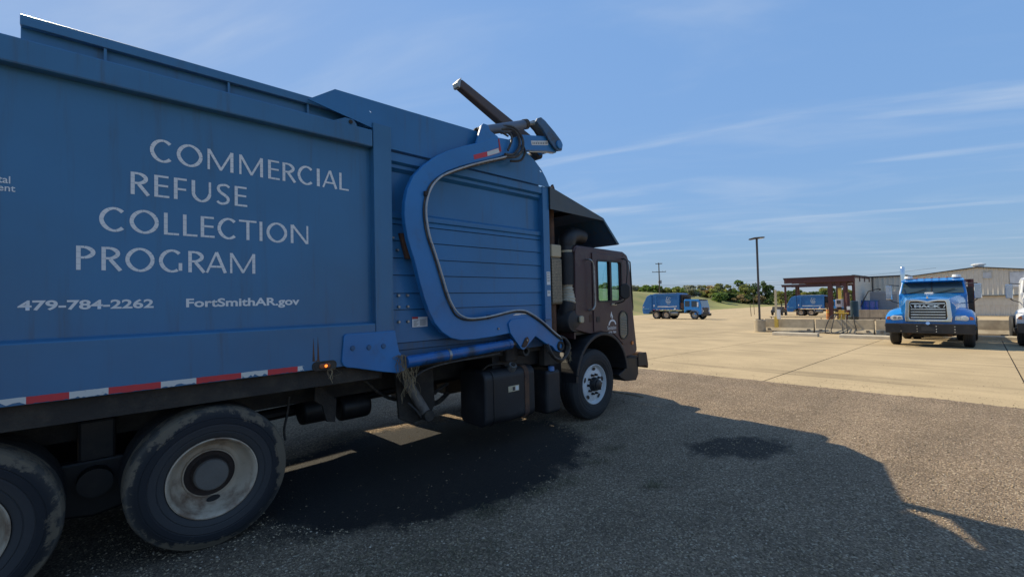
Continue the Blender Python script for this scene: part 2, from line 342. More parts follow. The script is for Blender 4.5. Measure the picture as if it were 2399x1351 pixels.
def gravel_mat():
    m = bpy.data.materials.new('gravel'); m.use_nodes = True; t = m.node_tree; b = t.nodes['Principled BSDF']; L = t.links.new
    geo = N(t, 'ShaderNodeNewGeometry'); pos = geo.outputs['Position']
    v1 = N(t, 'ShaderNodeTexVoronoi'); v1.inputs['Scale'].default_value = 78; L(pos, v1.inputs[0])
    v2 = N(t, 'ShaderNodeTexVoronoi'); v2.inputs['Scale'].default_value = 190; L(pos, v2.inputs[0])
    nz = N(t, 'ShaderNodeTexNoise'); nz.inputs['Scale'].default_value = 1.3; nz.inputs['Detail'].default_value = 8; L(pos, nz.inputs[0])
    nf = N(t, 'ShaderNodeTexNoise'); nf.inputs['Scale'].default_value = 200; nf.inputs['Detail'].default_value = 3; L(pos, nf.inputs[0])
    ramp = N(t, 'ShaderNodeValToRGB'); s = N(t, 'ShaderNodeSeparateColor'); L(v1.outputs['Color'], s.inputs[0]); L(s.outputs[0], ramp.inputs[0])
    e = ramp.color_ramp.elements; e[0].color = (.150, .110, .073, 1); e[1].color = (.385, .285, .188, 1); e[1].position = .9
    x = e.new(.5); x.color = (.250, .183, .122, 1); x = e.new(.97); x.color = (.53, .43, .30, 1)
    big = N(t, 'ShaderNodeMix', data_type='RGBA', blend_type='MULTIPLY'); big.inputs[0].default_value = 1; L(ramp.outputs[0], big.inputs[6])
    mr = N(t, 'ShaderNodeMapRange'); L(nz.outputs[0], mr.inputs[0]); mr.inputs[1].default_value = .3; mr.inputs[2].default_value = .7; mr.inputs[3].default_value = .84; mr.inputs[4].default_value = 1.12; L(mr.outputs[0], big.inputs[7])
    mpt = N(t, 'ShaderNodeMapping'); mpt.inputs['Scale'].default_value = (.22, 2.6, 1); mpt.inputs['Rotation'].default_value = (0, 0, .12); L(pos, mpt.inputs[0])
    nt_ = N(t, 'ShaderNodeTexNoise'); nt_.inputs['Scale'].default_value = 1.0; nt_.inputs['Detail'].default_value = 4; L(mpt.outputs[0], nt_.inputs[0])
    mt_ = N(t, 'ShaderNodeMapRange'); L(nt_.outputs[0], mt_.inputs[0]); mt_.inputs[1].default_value = .35; mt_.inputs[2].default_value = .65; mt_.inputs[3].default_value = .90; mt_.inputs[4].default_value = 1.06
    trk = N(t, 'ShaderNodeMix', data_type='RGBA', blend_type='MULTIPLY'); trk.inputs[0].default_value = 1; L(big.outputs[2], trk.inputs[6]); L(mt_.outputs[0], trk.inputs[7])
    out = trk.outputs[2]
    sp = N(t, 'ShaderNodeSeparateXYZ'); L(pos, sp.inputs[0])
    nn = N(t, 'ShaderNodeTexNoise'); nn.inputs['Scale'].default_value = 3.2; nn.inputs['Detail'].default_value = 9; nn.inputs['Roughness'].default_value = .7; L(pos, nn.inputs[0])
    nj = mathn(t, 'MULTIPLY', mathn(t, 'SUBTRACT', nn.outputs[0], .5), 1.1)
    rough = None; wet = None
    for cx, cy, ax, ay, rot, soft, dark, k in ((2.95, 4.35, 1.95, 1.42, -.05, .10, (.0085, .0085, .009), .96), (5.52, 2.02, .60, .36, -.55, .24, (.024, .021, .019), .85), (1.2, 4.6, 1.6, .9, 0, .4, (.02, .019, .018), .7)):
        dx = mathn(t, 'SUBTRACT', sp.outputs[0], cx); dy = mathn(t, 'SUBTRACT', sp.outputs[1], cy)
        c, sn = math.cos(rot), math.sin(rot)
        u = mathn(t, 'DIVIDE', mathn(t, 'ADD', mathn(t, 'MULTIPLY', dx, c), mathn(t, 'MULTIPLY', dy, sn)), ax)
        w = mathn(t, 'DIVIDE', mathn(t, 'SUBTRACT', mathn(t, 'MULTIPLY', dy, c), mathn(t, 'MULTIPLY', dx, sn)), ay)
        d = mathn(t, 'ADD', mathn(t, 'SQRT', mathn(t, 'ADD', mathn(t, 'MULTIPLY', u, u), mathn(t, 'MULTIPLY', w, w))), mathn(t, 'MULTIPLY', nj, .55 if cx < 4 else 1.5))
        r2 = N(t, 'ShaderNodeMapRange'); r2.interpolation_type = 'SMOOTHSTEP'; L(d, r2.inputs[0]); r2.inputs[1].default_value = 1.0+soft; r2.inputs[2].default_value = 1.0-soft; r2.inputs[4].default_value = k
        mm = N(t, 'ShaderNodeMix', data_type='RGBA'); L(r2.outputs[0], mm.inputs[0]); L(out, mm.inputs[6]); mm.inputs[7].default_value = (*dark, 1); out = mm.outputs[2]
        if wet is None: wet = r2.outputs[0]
    L(out, b.inputs['Base Color'])
    rr = N(t, 'ShaderNodeMapRange'); L(wet, rr.inputs[0]); rr.inputs[3].default_value = .95; rr.inputs[4].default_value = .70; L(rr.outputs[0], b.inputs['Roughness']); b.inputs['Specular IOR Level'].default_value = .3
    hh = mathn(t, 'ADD', mathn(t, 'ADD', mathn(t, 'MULTIPLY', v1.outputs['Distance'], -1.0), mathn(t, 'MULTIPLY', v2.outputs['Distance'], -.5)), mathn(t, 'MULTIPLY', nf.outputs[0], .4))
    bp = N(t, 'ShaderNodeBump'); bp.inputs['Strength'].default_value = .9; bp.inputs['Distance'].default_value = .013; L(hh, bp.inputs['Height']); L(bp.outputs[0], b.inputs['Normal'])
    return m
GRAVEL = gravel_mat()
gv = MB(); xs = np.concatenate([np.arange(-30, 0, 1.5), np.arange(0, 10.0, .09), [10.05]]); ys = np.concatenate([np.arange(-25, -2, 1.5), np.arange(-2, 8, .06), np.arange(8, 40, 1.5)])
rough_ph = RNG.uniform(0, 6.28, (10, 2)); rough_k = RNG.uniform(.8, 5.0, (10, 2))
def grz(x, y): return sum(math.sin(rough_k[i][0]*x+rough_ph[i][0])*math.sin(rough_k[i][1]*y+rough_ph[i][1]) for i in range(10))*.0035
edge_j = {float(y): .05+.05*math.sin(y*3.1)*math.sin(y*1.3+1)+abs(RNG.normal(0, .035)) for y in ys}
gv.v = [(x if x < 10.0 else 10.0+edge_j[float(y)], y, grz(x, y) if x < 9.9 else (.006 if x < 10.0 else .001)) for x in xs for y in ys]
ny = len(ys); gv.f = [(i*ny+j, (i+1)*ny+j, (i+1)*ny+j+1, i*ny+j+1) for i in range(len(xs)-1) for j in range(ny-1)]
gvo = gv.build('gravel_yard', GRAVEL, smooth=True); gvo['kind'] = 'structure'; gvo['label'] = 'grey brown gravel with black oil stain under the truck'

def concrete_mat(name, k=1.0):
    m = bpy.data.materials.new(name); m.use_nodes = True; t = m.node_tree; b = t.nodes['Principled BSDF']; L = t.links.new
    geo = N(t, 'ShaderNodeNewGeometry'); pos = geo.outputs['Position']
    def noise(sc, st, det=7, ro=.6):
        mp = N(t, 'ShaderNodeMapping'); mp.inputs['Scale'].default_value = st; L(pos, mp.inputs[0])
        n = N(t, 'ShaderNodeTexNoise'); n.inputs['Scale'].default_value = sc; n.inputs['Detail'].default_value = det; n.inputs['Roughness'].default_value = ro; L(mp.outputs[0], n.inputs[0]); return n.outputs[0]
    def rng(s, a, b2, c, d):
        r = N(t, 'ShaderNodeMapRange'); r.interpolation_type = 'SMOOTHSTEP'; L(s, r.inputs[0])
        for i, v in enumerate((a, b2, c, d)): r.inputs[i+1].default_value = v
        return r.outputs[0]
    f = mathn(t, 'MULTIPLY', rng(noise(.5, (1, 1, 1)), .3, .7, .86, 1.10), rng(noise(30, (1, 1, 1), 3), .3, .7, .92, 1.07))
    f = mathn(t, 'MULTIPLY', f, rng(noise(1.0, (1.6, .10, 1), 6), .53, .74, 1.0, .60))      # tyre marks across the lot
    f = mathn(t, 'MULTIPLY', f, rng(noise(1.0, (.7, .09, 1), 5), .56, .72, 1.0, .58))
    oi = N(t, 'ShaderNodeObjectInfo'); f = mathn(t, 'MULTIPLY', f, rng(oi.outputs['Random'], 0, 1, .93, 1.05))
    base = N(t, 'ShaderNodeMix', data_type='RGBA', blend_type='MULTIPLY'); base.inputs[0].default_value = 1; base.inputs[6].default_value = (.430*k, .330*k, .195*k, 1); L(f, base.inputs[7])
    L(base.outputs[2], b.inputs['Base Color']); b.inputs['Roughness'].default_value = .9; b.inputs['Specular IOR Level'].default_value = .25
    bp = N(t, 'ShaderNodeBump'); bp.inputs['Strength'].default_value = .25; bp.inputs['Distance'].default_value = .01; L(noise(25, (1, 1, 1), 6), bp.inputs['Height']); L(bp.outputs[0], b.inputs['Normal'])
    return m
CONC = concrete_mat('lot_concrete')
SEAL = mat('joint_sealant', (.05, .042, .034), .9)
lot = MB(); lx = [46.02, 60, 75, 90.0, 110, 140, 165]; ly = list(np.arange(-80, 62, 6.0))
lot.v = [(x, y, lot_z(x)) for x in lx for y in ly]; n2 = len(ly)
lot.f = [(i*n2+j, (i+1)*n2+j, (i+1)*n2+j+1, i*n2+j+1) for i in range(len(lx)-1) for j in range(n2-1)]
loto = lot.build('concrete_lot', CONC); loto['kind'] = 'structure'
sb = MB(); sb.v = [(x, y, lot_z(x)-.018) for x in (10.0, 46.02) for y in (-28, 40)]; sb.f = [(0, 2, 3, 1)]
sbo = sb.build('lot_subbase', SEAL); sbo['kind'] = 'structure'
joints = [-.52+3.68*k for k in range(-6, 10)]
for k in range(len(joints)-1):
    for a, b in ((10.06, 28.0), (28.012, 46.0)):
        y0, y1 = joints[k]+.014, joints[k+1]-.014; za, zb = lot_z(a), lot_z(b); s = MB()
        s.add([(a, y0, za-.15), (b, y0, zb-.15), (b, y1, zb-.15), (a, y1, za-.15), (a, y0, za), (b, y0, zb), (b, y1, zb), (a, y1, za)],
              [(0,3,2,1),(4,5,6,7),(0,1,5,4),(1,2,6,5),(2,3,7,6),(3,0,4,7)])
        s.build('slab', CONC, loto)

# loose stones and dry weeds on the gravel
def scatter_stones(n, region, smin, smax, name, m):
    oc = np.array([[1,0,0],[-1,0,0],[0,1,0],[0,-1,0],[0,0,1],[0,0,-1]], float)
    of = np.array([[0,2,4],[2,1,4],[1,3,4],[3,0,4],[2,0,5],[1,2,5],[3,1,5],[0,3,5]])
    pts = region(n); n = len(pts)
    s = RNG.uniform(0, 1, n)**2.6*(smax-smin)+smin
    V = oc[None]*RNG.uniform(.55, 1.3, (n, 6, 1))*s[:, None, None]; V[:, :, 2] *= .6
    a = RNG.uniform(0, 2*PI, n); ca, sa = np.cos(a)[:, None], np.sin(a)[:, None]
    X = V[:, :, 0]*ca-V[:, :, 1]*sa; Y = V[:, :, 0]*sa+V[:, :, 1]*ca
    V = np.stack([X+pts[:, 0:1], Y+pts[:, 1:2], V[:, :, 2]+pts[:, 2:3]+s[:, None]*.2], -1).reshape(-1, 3)
    F = (of[None]+6*np.arange(n)[:, None, None]).reshape(-1, 3)
    me = bpy.data.meshes.new(name); me.vertices.add(len(V)); me.vertices.foreach_set('co', V.ravel())
    me.loops.add(F.size); me.loops.foreach_set('vertex_index', F.ravel().astype(np.int32)); me.polygons.add(len(F))
    me.polygons.foreach_set('loop_start', np.arange(0, F.size, 3, dtype=np.int32)); me.update(calc_edges=True); me.validate(); me.materials.append(m)
    ob = bpy.data.objects.new(name, me); COL.objects.link(ob); ob['kind'] = 'stuff'; return ob
def stain_d(x, y): return ((x-2.95)/1.9)**2+((y-4.35)/1.4)**2
def region_gravel(n):
    r = np.exp(RNG.uniform(math.log(2.2), math.log(13), n*2)); a = RNG.uniform(math.radians(-12), math.radians(100), n*2)
    x, y = r*np.cos(a), r*np.sin(a)
    ok = (x < 9.95) & (x > -.8) & (y < 6.8) & ((stain_d(x, y) > .92) | (RNG.uniform(0, 1, n*2) < .04)); x, y = x[ok][:n], y[ok][:n]
    return np.stack([x, y, np.array([grz(i, j) for i, j in zip(x, y)])], -1)
STONE = mat('gravel_stone', (.295, .225, .142), .9, var=.2, vscale=8, island=.55)
gs_ = scatter_stones(56000, region_gravel, .0022, .0125, 'gravel', STONE); gs_['label'] = 'loose grey and tan stones scattered over the gravel yard'
STONEP = mat('pale_stone', (.48, .39, .29), .9, var=.2, vscale=8, island=.4)
gs2 = scatter_stones(4200, region_gravel, .0025, .0125, 'pebbles', STONEP); gs2['label'] = 'pale pebbles dotted over the gravel yard'
def region_lot(n):
    x = 10.05+RNG.exponential(1.0, n)*RNG.uniform(.1, 2.6, n); y = RNG.uniform(-3, 9, n); ok = x < 20; return np.stack([x[ok], y[ok], np.array([lot_z(i) for i in x[ok]])], -1)
gs3 = scatter_stones(2600, region_lot, .0025, .012, 'grit', STONE); gs3['label'] = 'grit thrown from the gravel onto the concrete edge'
def blades(n, centers, name, m, hmin, hmax, flat):
    V, F = [], []
    for i in range(n):
        cx, cy, rad = centers[RNG.integers(len(centers))]
        x, y = cx+RNG.normal(0, rad), cy+RNG.normal(0, rad*.6); z = grz(x, y); a = RNG.uniform(0, 2*PI); h = RNG.uniform(hmin, hmax); l = h*RNG.uniform(.5, flat)
        w = RNG.uniform(.0012, .0028); p, q = math.cos(a), math.sin(a); o = len(V)
        V += [(x-q*w, y+p*w, z), (x+q*w, y-p*w, z), (x+p*l*.5+q*w*.7, y+q*l*.5-p*w*.7, z+h*.4), (x+p*l*.5-q*w*.7, y+q*l*.5+p*w*.7, z+h*.4), (x+p*l, y+q*l, z+h*.45*RNG.uniform(.3, 1.2))]
        F += [(o, o+1, o+2, o+3), (o+3, o+2, o+4)]
    b = MB(); b.v = V; b.f = F; ob = b.build(name, m); ob['kind'] = 'stuff'; return ob
cent = [(1.45, 2.75, .22), (1.75, 2.62, .2), (2.1, 2.5, .18), (2.45, 2.95, .12), (2.6, 2.9, .14), (1.2, 3.0, .22), (3.05, 2.9, .1), (3.4, 2.85, .1), (4.0, 2.95, .1), (4.5, 3.05, .12), (4.9, 3.9, .18), (5.2, 3.7, .15), (3.9, 2.2, .07), (2.0, 2.9, .3)]
w1 = blades(2600, cent, 'weeds', WEED, .010, .045, 2.2); w1['label'] = 'flattened dry weeds along the edge of the oil stain'
w2 = blades(900, cent+[(3.0, 3.6, .8), (5, 2.5, .9), (1.5, 1.9, .7), (3.5, 1.6, .9)], 'straw', STRAW, .006, .03, 3.5); w2['label'] = 'short straw bits strewn on the gravel'
sk = MB(); sk.tube([(7.18, 4.86, .012), (7.2, 4.5, .016), (7.17, 4.2, .011)], .008, 6); sko = sk.build('sun_streak', STRAW); tag(sko, 'pale thin stick standing in for the sunlit gap in the shadow past the front wheel', 'sun_streak')  # pale tube stands in for a sunlit streak between two shadows

# ------------------------------------------------------------------ wheels
WM = {}
def wheel_meshes(kind, sgn):
    """kind 'dual' = deep dished rear wheel, 'steer' = convex white disc wheel, 'far' = cheap; sgn +1: outer face looks to -Y"""
    k = (kind, sgn)
    if k in WM: return WM[k]
    n = 72 if kind in ('dual', 'steer') else 28
    tp = [(.288, .035), (.294, .008), (.306, -.002), (.335, -.010), (.340, -.006), (.346, -.012), (.385, -.018), (.392, -.014), (.398, -.019), (.43, -.018), (.436, -.013), (.442, -.016), (.462, -.006), (.468, -.004), (.474, .002), (.498, .012), (.503, .020), (.512, .042), (.515, .055)]
    for c in (.095, .14, .185): tp += [(.515, c-.006), (.503, c-.004), (.503, c+.004), (.515, c+.006)]
    tp += [(.515, .225), (.505, .255), (.47, .278), (.40, .288), (.33, .275), (.288, .25)]
    d = {}
    d['tyre'] = MB().lathe(tp, n, sgn).mesh('tyre', TYRE if kind == 'dual' else TYREC, smooth=28)
    if kind == 'dual':
        d['wheel'] = MB().lathe([(.289, .03), (.291, -.001), (.283, -.004), (.276, .004), (.268, .014), (.262, .05), (.252, .10), (.232, .145), (.205, .165), (.178, .168), (.174, .150), (.166, .148)], n, sgn).mesh('wheel', RIMD, smooth=30)
        d['hub'] = [('hub', MB().lathe([(.167, .149), (.155, .158), (.128, .160), (.120, .13), (.114, .105)], n, sgn).mesh('hub', HUBR, smooth=30)),
                    ('hub_cap', MB().lathe([(.115, .106), (.111, .080), (.103, .072), (.05, .069), (.0001, .068)], n, sgn).mesh('hub_cap', HUBG, smooth=30))]
        hb = MB(); vs = [(.200+.022*math.cos(t), .152*sgn, .046*math.sin(t)) for t in [2*PI*i/18 for i in range(18)]]
        a = math.radians(-84); hb.add([(x*math.cos(a)-z*math.sin(a), y-.001*sgn, x*math.sin(a)+z*math.cos(a)) for x, y, z in vs], [tuple(range(18)) if sgn < 0 else tuple(range(17, -1, -1))])
        d['hub'].append(('hand_hole_shade', hb.mesh('hand_hole_shade', BLACK)))  # flat black oval stands for the shade inside the rim opening
    elif kind == 'steer':
        d['wheel'] = MB().lathe([(.290, .04), (.292, -.002), (.283, -.006), (.276, .006), (.270, .020), (.262, .050), (.252, .052), (.235, .036), (.200, .026), (.165, .024), (.120, .022), (.10, .022)], n, sgn).mesh('wheel', WHEELW, smooth=30)
        d['hub'] = [('hub', MB().lathe([(.105, .024), (.098, -.015), (.086, -.045), (.074, -.050), (.070, -.075), (.045, -.090), (.0001, -.092)], n, sgn).mesh('hub', BLACK, smooth=30))]
        for i in range(5):
            hb = MB(); a = 2*PI*i/5+.25; vs = []
            for q in range(16):
                t = 2*PI*q/16; vs.append((.222+.024*math.cos(t), (.026-.0045)*sgn, .040*math.sin(t)))
            hb.add([(x*math.cos(a)-z*math.sin(a), y, x*math.sin(a)+z*math.cos(a)) for x, y, z in vs], [tuple(range(16)) if sgn < 0 else tuple(range(15, -1, -1))])
            d['hub'].append(('hand_hole_shade', hb.mesh('hand_hole_shade', BLACK)))  # black ovals on the disc, painted shade in place of real openings
        nut = MB().cyl((0, .024*sgn, 0), (0, -.022*sgn, 0), .021, .014, 6).mesh('lug_nut', BLACK)
        d['nut'] = nut
    else:
        d['wheel'] = MB().lathe([(.290, .04), (.292, .0), (.275, .005), (.262, .05), (.23, .08), (.15, .085), (.12, .04), (.10, .03), (.0001, .028)], n, sgn).mesh('wheel', RIMD if kind == 'far' else STEEL, smooth=30)
        d['hub'] = []
    WM[k] = d; return d
def add_wheel(parent, kind, x, y, z, sgn, R=.515, spin=0.0, name='wheel'):
    d = wheel_meshes(kind, sgn); o = OFF.get(parent.name, (0, 0, 0))
    w = link_mesh(name, d['wheel'], parent, (x-o[0], y-o[1], z-o[2])); s = R/.515; w.scale = (s, s, s); w.rotation_euler = (0, spin, 0)
    link_mesh('tyre', d['tyre'], w)
    for nm, me in d['hub']: link_mesh(nm, me, w)
    if 'nut' in d:
        for i in range(10):
            a = 2*PI*i/10; link_mesh('lug_nut', d['nut'], w, (.142*math.cos(a), 0, .142*math.sin(a)))
    return w

# ------------------------------------------------------------------ the big blue front loader refuse truck
TO = (2.5, 5.17, 0.0)
T = empty('refuse_truck', TO, 'large blue front loader refuse truck with maroon cab and white program lettering', 'truck', off=TO)
YR, YL = 3.95, 6.39
def mir(y): return YR+YL-y
def B(name, mb, m, parent=T, **k): return mb.build(name, m, parent, **k)
def two_sided(name, fn, m, **k):
    return [B(name, fn(lambda y: y), m, **k), B(name, fn(mir), m, **k)]
def ybox(x0, x1, ya, yb, z0, z1): return lambda q: MB().box(x0, x1, min(q(ya), q(yb)), max(q(ya), q(yb)), z0, z1)
def yprism(poly, ya, yb): return lambda q: MB().prism(poly, min(q(ya), q(yb)), max(q(ya), q(yb)))
XB = -3.3                                                  # rear end of the packer body
# body
panel = two_sided('side_panel', ybox(XB, 1.99, 4.03, 4.06, 1.56, 3.30), BLUE)[0]
two_sided('upper_rail', ybox(XB, 1.985, 3.95, 4.12, 3.258, 3.423), BLUE, bevel=.012)
def lower_rail(q):
    pr = [(3.95, 1.217), (3.95, 1.578), (3.957, 1.585), (4.03, 1.60), (4.10, 1.60), (4.10, 1.217)]
    return MB().prism([(q(a), b) for a, b in pr], XB, 1.985, 'x')
two_sided('lower_rail', lower_rail, BLUE, bevel=.004)
B('roof', MB().prism([(4.10, 3.40), (4.5, 3.50), (5.17, 3.53), (5.84, 3.50), (6.24, 3.40), (6.24, 3.36), (4.10, 3.36)], XB, 1.99, 'x'), BLUED)
B('body_floor', MB().box(XB, 4.5, 4.08, 6.26, 1.10, 1.17), DIRTY)
B('tailgate', MB().prism([(XB, 1.2), (XB, 3.45), (XB-.25, 3.40), (XB-.75, 2.6), (XB-.75, 1.3), (XB-.5, 1.15)], 4.0, 6.34), BLUE, bevel=.03)
# top door track
def track(q):
    m = MB(); m.box(-.29, 2.0, min(q(4.07), q(4.09)), max(q(4.07), q(4.09)), 3.42, 3.60)
    pr = [(q(4.02), 3.535), (q(4.02), 3.60), (q(4.06), 3.612), (q(4.16), 3.612), (q(4.16), 3.60), (q(4.07), 3.59), (q(4.065), 3.535)]
    m.prism(pr, -.29, 2.0, 'x'); return m
for tr in two_sided('top_door_track', track, BLUE, bevel=.004):
    pass
for x in (.10, .82, 1.42): B('track_stiffener', MB().box(x-.008, x+.008, 4.03, 4.07, 3.425, 3.535), BLUE)
B('top_door', MB().box(-.25, 2.0, 4.17, 6.17, 3.56, 3.60), BLUED)
lg = MB().prism([(1.60, 3.415), (1.72, 3.475), (1.80, 3.475), (1.83, 3.44), (1.83, 3.415)], 3.955, 3.985); lug = B('rail_lug', lg, BLUE, bevel=.006)
B('lug_pin', MB().cyl((1.77, 3.945, 3.445), (1.77, 3.956, 3.445), .018, n=12), DIRTY, lug)
# hopper
hdr = [(1.40, 3.553), (1.636, 3.714), (2.4, 3.722), (3.16, 3.735), (3.6, 3.735), (3.9, 3.712), (4.1, 3.665), (4.25, 3.59), (4.38, 3.49), (4.46, 3.40), (4.515, 3.315), (4.525, 3.28), (2.0, 3.29), (1.99, 3.45)]
two_sided('hopper_header', yprism(with_hole(with_hole(hdr, circ(4.362, 3.472, .017)), circ(1.975, 3.605, .010, 8)), 3.97, 3.985), BLUEH)
two_sided('hopper_post', ybox(1.99, 2.178, 3.95, 4.06, 1.40, 3.50), BLUE, bevel=.006)
two_sided('top_rib', lambda q: MB().prism([(q(3.995), 3.185), (q(3.995), 3.268), (q(4.02), 3.279), (q(4.07), 3.279), (q(4.07), 3.16), (q(4.03), 3.165)], 2.18, 4.43, 'x'), BLUEH)
two_sided('recess_panel', ybox(2.18, 4.42, 4.075, 4.09, 2.66, 3.18), BLUEH)
two_sided('panel_sill', lambda q: MB().prism([(q(4.03), 2.625), (q(4.03), 2.672), (q(4.072), 2.700), (q(4.072), 2.60)], 2.18, 4.43, 'x'), BLUEH)
two_sided('panel_head', lambda q: MB().prism([(q(4.03), 3.130), (q(4.03), 3.163), (q(4.072), 3.163), (q(4.072), 3.10)], 2.18, 4.43, 'x'), BLUEH)
seams = [2.622, 2.567, 2.400, 2.225, 2.053, 1.870, 1.705, 1.372, 1.300, 1.16]
for z1, z0 in zip(seams[:-1], seams[1:]):
    mt = BLUEH if z1 > 1.6 else BLUED
    for q in (lambda y: y, mir):
        pr = [(q(4.040), z0+.001), (q(4.049), z1-.006), (q(4.07), z1-.006), (q(4.07), z0+.001)]
        B('side_plate', MB().prism(pr, 2.178, 4.44, 'x'), mt)
two_sided('hopper_inner_wall', ybox(2.0, 4.45, 4.092, 4.10, 1.17, 3.50), BLUED)
two_sided('front_post', ybox(4.405, 4.528, 3.985, 4.10, 1.25, 3.278), BLUEH, bevel=.005)
B('hopper_front_wall', MB().box(4.46, 4.535, 4.1, 6.24, 1.1, 3.275), BLUED)
B('hopper_rear_wall', MB().box(1.95, 1.99, 4.1, 6.24, 1.1, 3.52), BLUED)
gus = rounded(0, 1, 0, 1, .1)
gp = [(1.672, 1.49), (1.70, 1.505), (2.178, 1.505), (2.185, 1.44), (2.215, 1.30), (2.315, 1.165), (2.318, 1.124), (2.20, 1.092), (2.02, 1.13), (1.76, 1.195), (1.70, 1.205), (1.665, 1.225), (1.650, 1.26)]
gus = two_sided('gusset_plate', yprism(gp, 3.925, 3.949), BLUE2, bevel=.006)[0]
for x, z in ((1.748, 1.375), (1.902, 1.369), (2.048, 1.368)):
    B('bolt_head', MB().cyl((x, 3.912, z), (x, 3.926, z), .020, .026, 10), BLUED, gus, smooth=30)
# lettering on the panel
def letter(ch, x0, x1, z0, z1):
    w, h = x1-x0, z1-z0; t, s = .0215, .0150; P = []
    def st(pts, w0): P.append(([Vector((x0+a*w, z0+b*h)) for a, b in pts], w0))
    tw, th = t/w, s/h
    def ell(cx, cz, rx, rz, a0, a1, n, ta, tb):
        pts, ws = [], []
        for i in range(n+1):
            a = math.radians(a0+(a1-a0)*i/n); c, sn = math.cos(a), math.sin(a)
            ww = ta*abs(c)**1.3+tb*abs(sn)**1.3
            pts.append(Vector((x0+cx*w+(rx*w-ww/2)*c, z0+cz*h+(rz*h-ww/2)*sn))); ws.append(ww)
        P.append((pts, ws))
    V = lambda a: st([(a, 0), (a, 1)], t)
    Hh = lambda b, a0, a1: st([(a0, b), (a1, b)], s)
    if ch == 'I': st([(.5, 0), (.5, 1)], w)
    elif ch == 'L': V(tw/2); Hh(th/2, tw, 1)
    elif ch == 'E': V(tw/2); Hh(th/2, tw, 1); Hh(1-th/2, tw, .95); Hh(.53, tw, .92)
    elif ch == 'F': V(tw/2); Hh(1-th/2, tw, 1); Hh(.48, tw, .95)
    elif ch == 'T': st([(.5, 0), (.5, 1-th)], t); Hh(1-th/2, 0, 1)
    elif ch == 'N': V(tw*.35); st([(1-tw*.35, 0), (1-tw*.35, 1)], s); st([(tw*.45, .985), (1-tw*.5, .015)], t*.9)
    elif ch == 'M': st([(tw*.35, 0), (tw*.35, 1)], s); V(1-tw/2); st([(tw*.4, .98), (.52, .03)], t*.85); st([(.5, .03), (1-tw*.5, .98)], s)
    elif ch == 'A': st([(.04, 0), (.5, 1)], s); st([(.5, 1), (.93, 0)], t); Hh(.30, .22, .78)
    elif ch == 'O': ell(.5, .5, .5, .53, 0, 360, 28, t, s)
    elif ch == 'C': ell(.56, .5, .56, .53, 48, 312, 22, t, s)
    elif ch == 'G': ell(.55, .5, .55, .53, 48, 300, 22, t, s); st([(1-tw*.6, .06), (1-tw*.6, .42)], t)
    elif ch == 'U':
        st([(tw/2, .42), (tw/2, 1)], t); st([(1-tw*.4, .42), (1-tw*.4, 1)], s); ell(.5, .42, .5, .44, 180, 360, 14, t*.9, s)
    elif ch in 'PR':
        V(tw/2); ell(.40, .735, .52 if ch == 'R' else .58, .265, -88, 88, 12, t, s); Hh(1-th/2, tw, .42); Hh(.47+th/2, tw, .42)
        if ch == 'R': st([(.42, .48), (.94, .0)], t)
    elif ch == 'S':
        pts = [(.93, .86), (.74, .955), (.50, .955), (.22, .90), (.13, .75), (.28, .59), (.62, .45), (.84, .31), (.78, .12), (.48, .035), (.22, .05), (.05, .14)]
        pp = smooth_path([(x0+a*w, z0+b*h, 0) for a, b in pts], 3); P.append(([Vector((v.x, v.y)) for v in pp], [s+(t-s)*(.25+.75*math.exp(-((i/len(pp)-.5)/.2)**2)) for i in range(len(pp))]))
    mb = MB(); lay = 0
    for pts, ws in P:
        lay += 1; yy = 4.0285-.0004*lay
        L = [0]
        for a, b in zip(pts[:-1], pts[1:]): L.append(L[-1]+(b-a).length)
        np_ = max(1, round(L[-1]/.042)); cuts = [L[-1]*i/np_ for i in range(np_+1)]
        def at(d):
            for i in range(len(L)-1):
                if d <= L[i+1]+1e-9:
                    u = (d-L[i])/max(1e-9, L[i+1]-L[i]); wv = ws if not isinstance(ws, list) else ws[i]+(ws[i+1]-ws[i])*u
                    i0, i1 = max(0, i-(1 if u < .5 else 0)), min(len(pts)-1, i+1+(1 if u > .5 else 0))
                    tg = (pts[i1]-pts[i0]).normalized(); return pts[i].lerp(pts[i+1], u), Vector((-tg.y, tg.x)), wv
        for c0, c1 in zip(cuts[:-1], cuts[1:]):
            ds = sorted({c0+.0006, c1-.0006} | {d for d in L if c0+.002 < d < c1-.002}); rows = [at(min(d, L[-1])) for d in ds]
            vs = []
            for p, n_, wv in rows: vs += [(p.x+n_.x*wv/2, yy, p.y+n_.y*wv/2), (p.x-n_.x*wv/2, yy, p.y-n_.y*wv/2)]
            mb.add(vs, [(2*i, 2*i+1, 2*i+3, 2*i+2) for i in range(len(rows)-1)])
    return mb.build('letter', WHITE, panel)
ROWS = [('COMMERCIAL', 2.820, 2.978, [(.334,.465),(.487,.645),(.676,.847),(.887,1.057),(1.095,1.184),(1.206,1.311),(1.326,1.459),(1.488,1.513),(1.537,1.669),(1.689,1.777)]),
        ('REFUSE', 2.564, 2.721, [(.23,.332),(.358,.444),(.47,.547),(.576,.699),(.733,.824),(.854,.942)]),
        ('COLLECTION', 2.299, 2.457, [(.07,.205),(.224,.383),(.412,.5),(.523,.611),(.631,.72),(.738,.869),(.882,1.007),(1.028,1.049),(1.079,1.238),(1.269,1.409)]),
        ('PROGRAM', 2.032, 2.190, [(-.039,.055),(.082,.184),(.202,.359),(.383,.52),(.554,.658),(.663,.798),(.82,.995)])]
for word, z0, z1, xs_ in ROWS:
    for ch, (a, b) in zip(word, xs_): letter(ch, a, b, z0, z1)
fit_text('phone_number', '479-784-2262', WHITE, -.293, .354, 1.775, 1.839, 4.0275, panel, .028)
